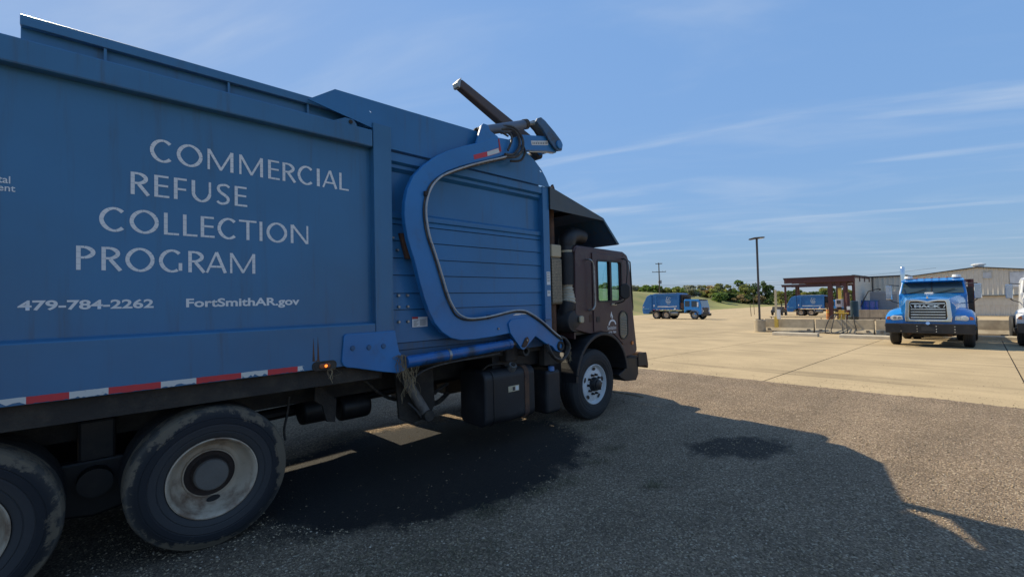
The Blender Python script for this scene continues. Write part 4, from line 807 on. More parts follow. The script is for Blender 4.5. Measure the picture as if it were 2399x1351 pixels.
B('far_mirror', MB().prism(rounded(6.50, 6.62, 1.65, 2.25, .03), 6.45, 6.52), MAROON); B('mirror_bracket', MB().tube([(6.45, 4.02, 2.40), (6.53, 4.0, 2.36), (6.57, 4.0, 1.72), (6.60, 4.03, 1.55)], .012, 6), BLACK)
B('front_mirror', MB().prism([(6.50, 2.38), (6.53, 2.36), (6.64, 1.62), (6.63, 1.56), (6.59, 1.60)], 4.02, 4.12), MAROON, bevel=.006)
# fender, steps, bumper
arc = lambda r, a0, a1, n: [(5.62+r*math.cos(math.radians(a0+(a1-a0)*i/n)), .60+r*math.sin(math.radians(a0+(a1-a0)*i/n))) for i in range(n+1)]
two_sided('fender', yprism(arc(.665, 4, 172, 22)+arc(.615, 172, 4, 22), 3.93, 4.55), BLACKP, bevel=.012)
two_sided('mudguard', yprism([(4.96, .60), (5.01, .60), (5.01, .74), (4.97, .74)], 3.94, 4.55), BLACKP)
two_sided('step_box', yprism([(6.28, .62), (6.30, .80), (6.70, .775), (6.695, .50), (6.62, .405), (6.32, .43), (6.17, .50), (6.10, .56)], 4.0, 4.35), BLACK, bevel=.012)
two_sided('step_tread', ybox(6.30, 6.69, 3.985, 4.36, .79, .805), DIRTY)
B('bumper', MB().prism([(6.70, .62), (6.95, .60), (7.02, .55), (7.03, .62), (6.985, .83), (6.72, .86)], 4.0, 6.34), RUST, bevel=.02)
B('front_guard', MB().prism([(7.0, 4.35), (7.25, 4.6), (7.36, 5.17), (7.25, 5.74), (7.0, 6.0)], .58, .84, 'z'), RUST, bevel=.02)
B('bumper_face', MB().box(6.68, 6.93, 3.985, 3.999, .63, .84), BLACK)
# dried grass caught on the truck
def tangle(pos, n, spread, drop, name, label):
    m = MB()
    for i in range(n):
        x, y, z = pos[RNG.integers(len(pos))]; x += RNG.normal(0, spread); y += RNG.normal(0, .012); L_ = RNG.uniform(.25, 1)*drop
        p = [(x, y, z)]
        for k in range(5): p.append((p[-1][0]+RNG.normal(0, .016), p[-1][1]+RNG.normal(0, .010), p[-1][2]-L_/5+RNG.normal(0, .012)))
        m.tube(p, RNG.uniform(.0016, .0032), 3, cap=False)
    return tag(m.build(name, STRAW), label, 'dried grass')
tangle([(2.22, 3.90, 1.27), (2.27, 3.895, 1.255), (2.33, 3.89, 1.23), (2.36, 3.89, 1.20), (2.30, 3.89, 1.10), (2.34, 3.89, 1.05)], 75, .028, .28, 'dried_grass', 'tangle of dried grass hanging from the blue lift cylinder')
tangle([(1.56, 3.93, 1.21)], 7, .012, .12, 'dried_grass', 'small wisp of dried grass below the amber marker light')
tangle([(4.66, 3.82, 1.10), (4.63, 3.82, 1.05)], 22, .014, .12, 'dried_grass', 'tuft of dried grass stuck in the hose coil behind the cab')

# ------------------------------------------------------------------ other vehicles
TILT = math.atan(SLOPE)
def place(o, x, y, heading, slope=True):
    M = Matrix.Translation((x, y, lot_z(x))) @ (Matrix.Rotation(TILT, 4, 'Y') if slope and x < 90 else Matrix.Identity(4)) @ Matrix.Rotation(heading, 4, 'Z')
    o.location = M.to_translation(); o.rotation_euler = M.to_euler(); return o
# far rear loader: local x forward, y left, z up, origin on the ground under the tandem's middle; the camera sees its right side (-y)
def rear_loader(label):
    r = empty('refuse_truck', (0, 0, 0), label, 'truck'); b = lambda n, m, mt, **k: m.build(n, mt, k.pop('parent', r), **k)
    W = 1.2
    body = b('body', MB().prism([(-1.15, 1.12), (-1.15, 3.12), (-.9, 3.20), (2.35, 3.20), (2.45, 3.10), (2.45, 1.12)], -W, W), BLUEF, bevel=.05)
    b('side_frame', MB().prism(with_hole([(-.75, 1.14), (-.75, 3.08), (2.42, 3.08), (2.42, 1.14)], [(-.55, 1.45), (-.55, 2.92), (2.25, 2.92), (2.25, 1.45)]), -W-.05, -W+.001), BLUEF)
    b('roof_edge', MB().box(-.7, 2.1, -W-.03, W+.03, 3.17, 3.235), mat('pale_blue_edge', (.35, .45, .58), .4))
    b('white_stripe', MB().prism([(-.45, 1.52), (-.40, 1.60), (.9, 1.60), (1.0, 1.56), (2.15, 1.62), (2.15, 1.54), (.95, 1.49)], -W-.062, -W-.051), WHITEP)
    b('tailgate', MB().prism([(-1.16, 1.15), (-1.16, 3.10), (-1.45, 3.12), (-1.95, 2.9), (-2.55, 1.75), (-2.62, 1.1), (-2.50, .62), (-1.75, .60), (-1.55, .9)], -W, W), BLUEF, bevel=.04)
    b('tail_rib', MB().prism([(-1.25, 1.2), (-1.25, 3.05), (-1.36, 3.05), (-1.42, 1.2)], -W-.05, -W+.001), BLUEF); b('tail_rib', MB().prism([(-1.62, 1.25), (-2.5, 1.25), (-2.5, 1.34), (-1.62, 1.34)], -W-.05, -W+.001), mat('pale_blue', (.10, .28, .45), .5))
    b('tail_lamp', MB().box(-2.45, -2.35, -W-.03, -W, 1.42, 1.55), WHITEP); b('side_label', MB().box(-1.0, -.88, -W-.02, -W, 1.55, 1.80), WHITEP); b('side_label', MB().box(1.78, 1.98, -W-.062, -W-.05, 1.18, 1.36), WHITEP)
    for k in range(9):
        b('reflective_tape', MB().box(-1.0+.38*k, -1.0+.38*k+.19, -W-.053, -W-.048, 1.13, 1.19), TAPEW if k % 2 else TAPER)
    # emblem: a pale angular crest of strokes
    em = MB()
    for a, c, w in (((.72, 2.20), (.80, 2.75), .07), ((.80, 2.75), (.95, 2.78), .05), ((.90, 2.25), (1.0, 2.55), .06), ((1.0, 2.55), (1.18, 2.72), .07), ((1.10, 2.68), (1.34, 2.58), .06), ((1.0, 2.25), (1.12, 2.45), .05), ((1.12, 2.45), (1.28, 2.22), .06), ((.72, 2.12), (1.32, 2.12), .09), ((.80, 1.95), (1.25, 1.95), .045), ((.85, 1.86), (1.2, 1.86), .03)):
        d = Vector((c[0]-a[0], c[1]-a[1])).normalized(); n_ = Vector((-d.y, d.x))*w/2
        em.prism([(a[0]+n_.x, a[1]+n_.y), (a[0]-n_.x, a[1]-n_.y), (c[0]-n_.x, c[1]-n_.y), (c[0]+n_.x, c[1]+n_.y)], -W-.012, -W-.002-.0005*len(em.f)/6)
    b('emblem', em, mat('emblem_grey', (.42, .47, .50), .5))
    b('packer_gear', MB().box(2.46, 2.95, -.9, .9, 1.3, 3.0), BLACK); b('packer_gear', MB().box(2.6, 3.4, -1.05, 1.05, 2.72, 2.84), BLACK); b('exhaust_stack', MB().cyl((2.75, -.95, 1.0), (2.75, -.95, 2.75), .09, n=10), DIRTY); b('air_box', MB().box(2.55, 2.95, -1.1, -.6, 1.3, 2.0), RUST)
    b('chassis_rail', MB().box(-1.5, 4.9, -.45, .45, .72, 1.0), BLACK); b('fuel_tank', MB().cyl((1.35, -.95, .72), (2.2, -.95, .72), .28, n=16), mat('tank_grey', (.20, .21, .21), .4, .5)); b('step', MB().box(1.0, 1.22, -1.15, -.8, .45, 1.0), STEEL)
    cab = b('cab', MB().prism([(3.02, .75), (3.02, 2.32), (3.1, 2.42), (4.70, 2.40), (4.92, 2.25), (5.12, 1.45), (5.15, .60), (4.3, .55), (4.25, .9), (3.9, 1.12), (3.35, 1.12)], -W, W), BLUEG, bevel=.05)
    b('side_window', MB().prism([(3.15, 1.55), (3.15, 2.22), (3.72, 2.22), (3.72, 1.55)], -W-.012, -W+.002), GLASSD, parent=cab); b('side_window', MB().prism([(3.95, 1.50), (3.95, 2.22), (4.60, 2.20), (4.72, 1.50)], -W-.012, -W+.002), GLASSD, parent=cab)
    b('windshield', MB().add([(5.125, -1.08, 1.50), (5.125, 1.08, 1.50), (4.955, 1.08, 2.24), (4.955, -1.08, 2.24)], [(0, 1, 2, 3)]), GLASSD, parent=cab)
    b('grille', MB().prism([(5.135, .70), (5.125, 1.42), (5.145, 1.42), (5.165, .70)], -.85, .85), TRIMD, parent=cab)
    for y in (-.82, .82): b('headlight', MB().cyl((5.14, y, 1.0), (5.19, y, 1.0), .12, n=14), HEADL, parent=cab)
    b('bumper', MB().box(5.1, 5.32, -1.2, 1.2, .42, .72), BLACK, bevel=.03)
    b('mirror', MB().box(4.75, 4.85, -1.5, -1.28, 1.5, 2.05), WHITEP); b('mirror_arm', MB().tube([(4.8, -1.2, 2.2), (4.82, -1.42, 2.15), (4.8, -1.4, 1.5), (4.78, -1.2, 1.4)], .02, 6), BLACK); b('roof_visor', MB().box(4.68, 4.98, -1.05, 1.05, 2.32, 2.38), TRIMD)
    b('fender', MB().prism([(4.28+.62*math.cos(math.radians(a)), .52+.62*math.sin(math.radians(a))) for a in range(20, 171, 15)]+[(4.28+.56*math.cos(math.radians(a)), .52+.56*math.sin(math.radians(a))) for a in range(170, 19, -15)], -W-.06, -.75), mat('fender_grey', (.16, .16, .16), .5))
    for x in (-.68, .68):
        for s in (1, -1): add_wheel(r, 'far', x, -1.2*s, .52, s); add_wheel(r, 'far', x, -.88*s, .52, s)
    for s in (1, -1): add_wheel(r, 'black', 4.28, -1.2*s, .52, s)
    return r
WM_black = None
ra = rear_loader('blue rear loader refuse truck with pale emblem driving before the grassy hill'); place(ra, 53.9, 28.06, -PI/2)
rb = rear_loader('blue refuse truck standing behind the maroon canopy posts'); place(rb, 82.2, 18.96, -PI/2)

# conventional trucks facing the camera: local x forward, origin on the ground under the front axle
def mack(label, paint, lettering, flatcab=False):
    r = empty('parked_truck', (0, 0, 0), label, 'truck'); b = lambda n, m, mt, **k: m.build(n, mt, k.pop('parent', r), **k)
    hood = b('hood', MB().add([(x, y, z) for x, w, zb, zt, wt in ((-1.30, .98, 1.15, 2.02, .92), (-.3, .86, .95, 1.93, .74), (.55, .80, .85, 1.86, .62), (.98, .74, .80, 1.78, .56)) for y, z in ((-w, zb), (-w*1.0, zb+(zt-zb)*.70), (-wt, zt-.05), (-wt*.5, zt), (wt*.5, zt), (wt, zt-.05), (w, zb+(zt-zb)*.70), (w, zb))],
        [(i*8+k, i*8+k+1, (i+1)*8+k+1, (i+1)*8+k) for i in range(3) for k in range(7)]+[(24, 25, 26, 27, 28, 29, 30, 31)]), paint, smooth=40)
    for p in hood.data.polygons: pass
    b('hood_ornament', MB().prism([(.90, 1.79), (.92, 1.86), (.97, 1.90), (1.0, 1.84), (.98, 1.79)], -.025, .025), CHROME)
    # grille shell, black mesh and chrome bars
    shell = [(-.62, .93), (-.645, 1.10), (-.60, 1.70), (-.56, 1.755), (-.30, 1.765), (-.14, 1.735), (0, 1.695), (.14, 1.735), (.30, 1.765), (.56, 1.755), (.60, 1.70), (.645, 1.10), (.62, .93)]
    inner = [(-.50, 1.02), (-.515, 1.10), (-.49, 1.64), (-.46, 1.68), (-.28, 1.685), (-.12, 1.655), (0, 1.625), (.12, 1.655), (.28, 1.685), (.46, 1.68), (.49, 1.64), (.515, 1.10), (.50, 1.02)]
    gr = b('grille_shell', MB().prism(with_hole(shell, inner), .97, 1.07, 'x'), CHROME, bevel=.015)
    b('grille_mesh', MB().box(.975, 1.0, -.52, .52, 1.0, 1.69), BLACK, parent=gr)
    for z in (1.09, 1.19, 1.29, 1.39, 1.60): b('grille_bar', MB().box(1.0, 1.035, -.47, .47, z-.017, z+.017), CHROME, parent=gr)
    if lettering:
        me = text_mesh('MACK', .05, CHROME); xs = [v.co.x for v in me.vertices]; ys = [v.co.y for v in me.vertices]
        for v in me.vertices: v.co = (1.045, -.36+(v.co.x-min(xs))/(max(xs)-min(xs))*.72, 1.445+(v.co.y-min(ys))/(max(ys)-min(ys))*.105)
        link_mesh('badge', me, gr)
        for s in (-1, 1): b('badge_slash', MB().prism([(s*.485, 1.55), (s*.46, 1.55), (s*.415, 1.445), (s*.44, 1.445)], 1.036, 1.047, 'x'), CHROME, parent=gr)
    for s in (-1, 1):
        q = lambda *a: [(x, s*y, z) for x, y, z in a]
        f = b('fender', MB().add([(x, s*y, z) for x, zb, zt in ((-.72, .62, 1.0), (-.45, .98, 1.27), (0, 1.06, 1.42), (.5, .95, 1.40), (.85, .80, 1.30), (1.02, .72, 1.16)) for y, z in ((.70, zt+.06), (.95, zt+.02), (1.12, zt-.06), (1.21, zt-.16), (1.22, zb), (.70, zb))],
            [tuple(i if s > 0 else j for i, j in zip(fc, fc[::-1])) for fc in [(i*6+k, (i+1)*6+k, (i+1)*6+(k+1) % 6, i*6+(k+1) % 6) for i in range(5) for k in range(6)]+[(30, 31, 32, 33, 34, 35)]]), paint, smooth=45)
        b('fender_edge', MB().tube([(x, s*1.215, z) for x, z in ((-.72, .66), (-.45, 1.02), (0, 1.10), (.5, 1.0), (.9, .84), (1.03, .76))], .035, 6), BLACKP, parent=f)
        b('headlight', MB().prism([(s*.70, 1.0), (s*.72, 1.14), (s*.98, 1.16), (s*1.06, 1.10), (s*1.05, 1.0), (s*.98, .97)], 1.0, 1.045, 'x'), HEADL, parent=f, bevel=.015)
        for y in (.80, .93): b('bulb', MB().cyl((1.04, s*y, 1.065), (1.055, s*y, 1.065), .05, n=12), CHROME, parent=f)
        b('turn_signal', MB().prism([(s*1.08, 1.0), (s*1.08, 1.13), (s*1.16, 1.10), (s*1.18, 1.02)], .97, 1.03, 'x'), AMBER, parent=f)
        add_wheel(r, 'black', 0, -1.16*s, .52, s, .52)
        for x in (-4.3, -5.65): add_wheel(r, 'black', x, -1.2*s, .52, s, .52); add_wheel(r, 'black', x, -.86*s, .52, s, .52)
        mi = b('mirror', MB().box(-1.05, -.93, min(s*1.20, s*1.40), max(s*1.20, s*1.40), 1.78, 2.35), CHROME, bevel=.03); b('mirror_back', MB().box(-.932, -.90, min(s*1.215, s*1.385), max(s*1.215, s*1.385), 1.80, 2.33), mat('mirror_shell', (.45, .47, .50), .25, .6), parent=mi)
        b('mirror_arm', MB().tube([(-1.3, s*1.0, 2.36), (-1.0, s*1.28, 2.38), (-1.0, s*1.30, 2.30)], .018, 6), BLACK, parent=mi); b('mirror_arm', MB().tube([(-1.3, s*1.0, 1.62), (-1.05, s*1.2, 1.70), (-1.0, s*1.3, 1.80)], .018, 6), BLACK, parent=mi)
        b('beacon', MB().cyl((-1.75, s*.72, 2.66), (-1.75, s*.72, 2.76), .14, .12, 14), WHITEP)
        b('side_step', MB().box(-2.6, -.9, min(s*.85, s*1.2), max(s*.85, s*1.2), .42, .80), BLACK, bevel=.03)
    cabm = b('cab', MB().add([(x, s*w, z) for x, z, w in ((-1.25, 1.10, 1.02), (-1.20, 1.98, 1.02), (-1.55, 2.50, .95), (-1.75, 2.64, .88), (-2.85, 2.66, .9), (-2.95, 2.5, .98), (-2.95, 1.10, 1.02)) for s in (-1, 1)],
        [(2*i, 2*i+2, 2*i+3, 2*i+1) for i in range(6)]+[(0, 1, 13, 12), tuple(range(12, -1, -2)), tuple(range(1, 14, 2))]), paint, bevel=.05)
    ws = b('windshield', MB().add([(-1.185, -.93, 2.02), (-1.185, .93, 2.02), (-1.50, .87, 2.46), (-1.50, -.87, 2.46)], [(0, 1, 2, 3)]), mat('windshield_dark', (.035, .055, .06), .08, var=.1, coat=.6), parent=cabm)
    b('windshield_bar', MB().add([(-1.17, -.02, 2.02), (-1.17, .02, 2.02), (-1.49, .02, 2.47), (-1.49, -.02, 2.47)], [(0, 1, 2, 3)]), BLACK, parent=cabm)
    b('sun_visor', MB().prism([(-1.30, 2.50), (-1.30, 2.53), (-1.60, 2.60), (-1.60, 2.56)], -.93, .93), paint, bevel=.01); b('paper', MB().add([(-1.16, -.22, 2.025), (-1.16, .06, 2.025), (-1.19, .04, 2.055), (-1.19, -.18, 2.055)], [(0, 1, 2, 3)]), WHITEP, parent=cabm)
    for y0 in (-.7, .12): b('wiper', MB().tube([(-1.165, y0, 2.03), (-1.21, y0+.3, 2.10), (-1.27, y0+.55, 2.20)], .012, 5), BLACK, parent=cabm)
    for y in (-.45, -.22, 0, .22, .45): b('clearance_lamp', MB().box(-1.68, -1.60, y-.035, y+.035, 2.63, 2.675), AMBER, bevel=.01)
    b('bumper', MB().box(.98, 1.18, -1.21, 1.21, .50, .86), BLACK, bevel=.02)
    for y in (-.75, -.30, .22, .70):
        for z in (.58, .67, .77): b('bumper_bolt', MB().cyl((1.18, y, z), (1.193, y, z), .018, n=8), CHROME)
    b('bumper_plate', MB().box(1.18, 1.192, -.18, .18, .60, .76), mat('plate_dark', (.03, .03, .03), .6)); b('tow_eye', MB().cyl((1.14, 0, .85), (1.20, 0, .88), .06, n=12), CHROME)
    b('axle_beam', MB().prism([(-.95, .50), (-.55, .36), (.55, .36), (.95, .50), (.95, .60), (-.95, .60)], -.08, .08, 'x'), DIRTY); b('oil_pan', MB().box(-1.2, .7, -.35, .35, .48, .95), BLACK); b('leaf_spring', MB().box(-.7, .8, -.62, -.50, .42, .50).box(-.7, .8, .50, .62, .42, .50), RUST)
    b('chassis_rail', MB().box(-6.6, .9, -.45, .45, .70, 1.0), BLACK)
    if lettering: b('exhaust_stack', MB().tube([(-3.1, -1.03, 1.0), (-3.1, -1.03, 2.9), (-3.1, -1.03, 3.15), (-3.16, -1.03, 3.22)], .085, 14), CHROME, smooth=40)
    b('hoist_bed', MB().box(-6.8, -3.4, -.75, .75, 1.05, 1.35), BLACK); b('hoist_post', MB().box(-3.45, -3.3, 1.0, 1.18, .5, 2.62).box(-3.45, -3.3, .2, 1.1, 2.5, 2.62), MAROON2); b('hoist_tank', MB().box(-3.9, -3.2, .75, 1.15, 1.0, 2.3), BLACK)
    return r
m1 = mack('bright blue conventional truck with chrome grille facing the camera', BLUEG, True); place(m1, 23.45, 1.40, PI)
m2 = mack('white conventional truck parked beside the bright blue one', mat('truck_white', (.62, .62, .62), .35, var=.06, coat=.4), False); place(m2, 25.6, -2.05, PI)
# small dark utility vehicle and a blue skip behind the wall
uv = empty('utility_vehicle', (0, 0, 0), 'small black utility vehicle with red rear parked behind the far canopy post', 'vehicle')
ub = lambda n, m, mt, **k: m.build(n, mt, k.pop('parent', uv), **k)
ub('body', MB().prism([(-1.3, .45), (-1.3, .95), (-.2, 1.0), (.1, 1.45), (.9, 1.45), (1.1, .98), (1.7, .85), (1.75, .45)], -.8, .8), BLACK, bevel=.05); ub('cargo_box', MB().box(-1.55, -.4, -.75, .75, .95, 1.15), RED, bevel=.03); ub('side_window', MB().prism([(.2, 1.05), (.25, 1.38), (.82, 1.38), (.95, 1.05)], -.815, -.80), GLASSD)
for x in (-.9, 1.15):
    for s in (1, -1): add_wheel(uv, 'black', x, -.8*s, .36, s, .36)
place(uv, 84.5, 23.6, PI)
sk_ = empty('steel_container', (0, 0, 0), 'shiny blue steel container behind the low concrete wall', 'container')
sb_ = lambda n, m, mt, **k: m.build(n, mt, k.pop('parent', sk_), **k)
sb_('tub', MB().prism([(-.9, 0), (-.95, 2.05), (.95, 2.05), (.9, 0)], -1.1, 1.1), mat('skip_blue', (.02, .10, .50), .2, var=.1, coat=.8, col2=(.10, .20, .5), mask=(.5, .7), mscale=2), bevel=.02)
for y in (-.95, -.45, .05, .55, .98): sb_('rib', MB().box(-1.02, -.93, y-.05, y+.05, .1, 2.0), BLUEF, bevel=.01)
sb_('rim', MB().box(-1.0, 1.0, -1.14, 1.14, 2.0, 2.1), BLUEF); place(sk_, 61.5, 8.75, 0)

# ------------------------------------------------------------------ fuel yard: barriers, kerbs, posts, pump
def gz(x): return lot_z(x)
BARR = None
def barrier(x, y0, y1, label):
    r = empty('jersey_barrier', (x, (y0+y1)/2, gz(x)), label, 'barrier', 'concrete barriers before the fuel yard'); h = (y1-y0)/2-.02
    prof = [(-.30, 0), (-.30, .09), (-.14, .27), (-.09, .78), (.09, .78), (.14, .27), (.30, .09), (.30, 0)]
    m = MB(); n = len(prof)
    m.prism([(a, b) for a, b in prof], -h, h, 'y'); wall = m.build('wall', CONCB, r, bevel=.012, off=(0, 0, 0))
    for yy in (-h*.55, h*.55): MB().box(-.315, -.24, yy-.13, yy+.13, .0, .075).build('drain_slot_shade', TRIMD, r, off=(0, 0, 0))  # dark blocks stand for the shade in the slots, nothing is cut out
    for yy in (-h*.8, h*.8): MB().box(-.29, -.18, yy-.06, yy+.06, .13, .23).build('lifting_pocket', mat('pocket_dark', (.22, .19, .15), .9), r, off=(0, 0, 0))
    return r
spots = [(30.15, 6.64, 9.22, 'concrete barrier segment beside the light pole base'), (30.15, 3.95, 6.60, 'concrete barrier segment behind the fuel pump hoses'), (30.15, 1.35, 3.91, 'concrete barrier segment half hidden by the blue truck'),
         (33.2, -1.3, 1.3, 'concrete barrier segment between the blue and white trucks'), (33.2, -3.9, -1.34, 'concrete barrier segment hidden behind the white truck')]
for a in spots: barrier(*a)
MBt = MB().cyl((0, 0, 0), (0, 0, .1), .1)
def thing_mesh(name, mb, m, label, cat, group=None, **k): return tag(mb.build(name, m, **k), label, cat, group)
def kerb(x, y0, y1, label):
    z = gz(x); thing_mesh('kerb_block', MB().prism([(x-.22, z-.01), (x-.20, z+.14), (x-.17, z+.17), (x+.20, z+.17), (x+.22, z-.01)], y0, y1), mat('kerb_concrete', (.50, .43, .32), .9, var=.12, bump=.1), label, 'kerb', bevel=.01)
kerb(26.5, 5.70, 7.72, 'long low concrete kerb block near the light pole'); kerb(26.3, 2.70, 4.78, 'long low concrete kerb block beside the blue truck'); kerb(29.0, -1.6, .6, 'low concrete kerb block before the barrier near the white truck')
# light pole
lx_, ly_ = 29.4, 9.28; lz = gz(lx_)
lp = empty('light_pole', (lx_, ly_, lz), 'tall dark light pole with flat lamp head on round concrete base', 'light pole')
MB().cyl((0, 0, 0), (0, 0, .72), .31, n=28).build('concrete_base', CONCB, lp, smooth=35, bevel=.02)
MB().box(-.17, .17, -.17, .17, .72, .76).build('base_plate', TRIMD, lp); MB().prism([(-.05, -.05), (.05, -.05), (.05, .05), (-.05, .05)], .76, 5.62, 'z').build('mast', TRIMD, lp, bevel=.012)
hd = MB().box(-.05, .05, -.38, .38, 5.61, 5.66).build('lamp_head', TRIMD, lp); MB().prism([(-.40, 5.63), (-.10, 5.60), (.10, 5.60), (.42, 5.57), (.40, 5.63), (.10, 5.69), (-.10, 5.69), (-.42, 5.68)], -.15, .15, 'x').build('lamp_housing', TRIMD, lp, bevel=.01)
MB().box(-.1, .1, -.35, -.15, 5.59, 5.612).build('lens', HEADL, lp)
# post with yellow base, white box
pp = empty('post', (29.72, 8.47, gz(29.7)+.28), 'tall cream post with white box and yellow base on the barrier', 'post')
MB().box(-.075, .075, -.09, .09, 0, .62).build('base', YELLOW, pp); MB().box(-.04, .04, -.055, .055, .62, 2.22).build('shaft', CREAM, pp); MB().box(-.1, .08, -.21, -.06, .50, 1.05).build('box', WHITEP, pp)
# fuel pump
fp = empty('fuel_pump', (30.55, 5.42, gz(30.5)), 'yellow and white fuel pump with looped black hoses above the barrier', 'fuel pump'); fb = lambda n, m, mt, **k: m.build(n, mt, fp, **k)
fb('base', MB().box(-.48, -.36, -.14, .14, .28, .82), YELLOW); fb('pedestal', MB().box(-.15, .15, -.13, .13, 0, 1.3), YELLOW); fb('tray', MB().box(-.3, .2, -.36, .32, 1.10, 1.16), YELLOW)
fb('meter_box', MB().box(-.2, .2, -.06, .24, 1.47, 1.90), mat('meter_grey', (.42, .38, .40), .5), bevel=.02); fb('meter_face', MB().box(-.215, -.2, 0, .18, 1.65, 1.84), TRIMD); fb('column', MB().box(-.10, .10, -.02, .13, 1.90, 2.52), YELLOW); fb('light_box', MB().box(-.16, .16, -.12, .2, 2.52, 2.62), TRIMD)
fb('filter', MB().cyl((-.1, -.3, 1.0), (-.1, -.3, 2.25), .1, n=12), MAROON2); fb('gauge', MB().box(-.32, -.2, -.42, -.28, 1.32, 1.5), WHITEP); fb('pipe_work', MB().tube([(-.1, .2, 1.2), (-.15, .3, 1.35), (-.12, .1, 1.42), (-.1, -.2, 1.35), (-.1, -.25, 1.6)], .05, 8), DIRTY)
for k, (y0, y1, low) in enumerate(((.42, -.05, .06), (.15, -.25, .10))):
    fb('hose', MB().tube(smooth_path([(-.2, y0*.4, 1.15), (-.55, y0*.7+.12, .95), (-.75, y0+.18, .45), (-.85, y0+.2, low), (-1.0, (y0+y1)/2, low*.5+.02), (-.85, y1-.1, low), (-.7, y1-.05, .45), (-.45, y1, .85), (-.2, y1, 1.15)], 4), .022, 6), BLACKP, smooth=True)
fb('hose', MB().tube(smooth_path([(-.2, -.55, 1.1), (-.55, -.62, .7), (-.6, -.72, .2), (-.75, -.72, .06)], 4), .02, 6), BLACKP)
dm = MB().lathe([(.0001, 0), (.24, 0), (.25, .02), (.25, .9), (.26, .92), (.25, .94), (.25, 1.75), (.23, 1.8), (.0001, 1.8)], 20, 1); dm.v = [(x, z, y) for x, y, z in dm.v]
do_ = dm.build('storage_tank', mat('dark_green_tank', (.02, .04, .045), .4, var=.2), smooth=35); tag(do_, 'dark upright tank right of the fuel pump', 'tank'); do_.location = (31.9, 5.12, gz(31.9))
for p_ in do_.data.polygons: p_.flip()
rl = empty('pipe_rail', (31.0, 5.2, gz(31)), 'thin pipe rail running along the top of the barriers', 'rail')
MB().tube([(0, -4.2, .87), (0, 4.0, .87)], .02, 6).build('pipe', DIRTY, rl)
for y in (-4, -1.4, 1.3, 3.9): MB().cyl((0, y, 0), (0, y, .87), .02, n=6).build('stand', DIRTY, rl)
ob_ = empty('bollard', (57.0, 11.35, gz(57)), 'orange bollard at the foot of the maroon canopy post', 'bollard'); MB().cyl((0, 0, 0), (0, 0, 1.15), .13, n=14).build('post', ORANGE, ob_, smooth=35, bevel=.03); MB().cyl((0, 0, .8), (0, 0, .95), .134, n=14).build('band', YELLOW, ob_)

# ------------------------------------------------------------------ canopies, walls and buildings
def canopy(name, x0, x1, y0, y1, zt, posts, label, thick=.45):
    r = empty(name, ((x0+x1)/2, (y0+y1)/2, gz(x0)), label, 'canopy'); o = (r.location.x, r.location.y, r.location.z); OFF[r.name] = o
    b = lambda n, m, mt, **k: m.build(n, mt, r, **k)
    b('roof_sheet', MB().box(x0-.2, x1+.2, y0-.1, y1+.1, zt-.06, zt), TRIMD)
    for x in np.linspace(x0, x1, 4): b('roof_beam', MB().box(x-.12, x+.12, y0, y1, zt-thick, zt-.062), MAROON2)
    for y in np.linspace(y0+.1, y1-.1, 5): b('purlin', MB().box(x0+.13, x1-.13, y-.06, y+.06, zt-.26, zt-.063), MAROON2)
    b('fascia', MB().box(x0-.16, x0-.121, y0-.05, y1+.05, zt-.22, zt-.061), MAROON2)
    for px_, py_, w in posts: b('post', MB().box(px_-w, px_+w, py_-w, py_+w, gz(px_), zt-thick), MAROON2)
    return r
canopy('fuel_canopy', 57.2, 66, 8.95, 15.35, 3.56, [(57.5, 11.13, .20), (57.5, 10.42, .17), (57.5, 9.85, .15), (65.5, 11.1, .15), (65.5, 9.9, .15)], 'maroon steel canopy on thick posts beside the beige shed', .62)
canopy('fuel_canopy', 86.5, 95, 14.5, 23.6, 3.35, [(87, 23.25, .13), (87, 21.6, .13), (94, 23, .13), (94, 15, .13), (87, 15, .13)], 'far maroon canopy with thin posts over the refuse truck', .40)
def ribbed(o, name, mt, plane, a0, a1, z0, z1t, root, step=.92, rib=.46):
    """ribbed sheet-metal wall panels: plane ('x', value) faces -x and spans y; ('y', value) faces -y and spans x; z1t(a) gives the top"""
    ax, v = plane; k = 0; a = a0
    while a < a1-1e-6:
        e = min(a+step, a1); pr = [(a, 0.0)]; t = a
        while t+rib <= e+1e-6:
            pr += [(t+.06, 0.0), (t+.12, -.08), (t+.17, -.08), (t+.31, 0.0)]; t += rib
        pr.append((e-.004, 0.0)); m = MB(); n = len(pr)
        for (u, d) in pr:
            for z in (z0, z1t(u)): m.v.append((v+d, u, z) if ax == 'x' else (u, v+d, z))
        m.f = [(2*i, 2*i+1, 2*i+3, 2*i+2) if ax == 'x' else (2*i, 2*i+2, 2*i+3, 2*i+1) for i in range(n-1)]
        m.build('wall_panel', mt, root); a = e
def wallbox(n, m, mt, r, **k): return m.build(n, mt, r, **k)
bo = (90, .3, gz(90)); big = empty('metal_building', bo, 'large beige ribbed metal building with low gable behind the parked trucks', 'building', off=bo)
gab = lambda y: 4.78-abs(y-.3)*.128
ribbed(bo, 'wall', BEIGE, ('x', 88.0), -7.2, 7.9, 1.10, gab, big); ribbed(bo, 'wall', BEIGE, ('x', 88.0), -7.2, 7.9, -1.88, lambda y: .98, big)
wallbox('inner_wall', MB().prism([(-7.2, -1.9), (7.9, -1.9), (7.9, gab(7.9)), (.3, gab(.3)), (-7.2, gab(-7.2))], 88.02, 110, 'x'), BEIGE, big)
wallbox('belt_trim', MB().box(87.88, 88.019, -7.2, 7.9, .98, 1.10), mat('trim_beige', (.50, .46, .38), .5), big); wallbox('belt_canopy', MB().box(87.5, 87.9, -7.2, 7.9, .90, .98), TRIMD, big)
wallbox('smooth_band', MB().box(87.93, 87.945, -7.2, 7.9, -.35, .9), BEIGE, big)
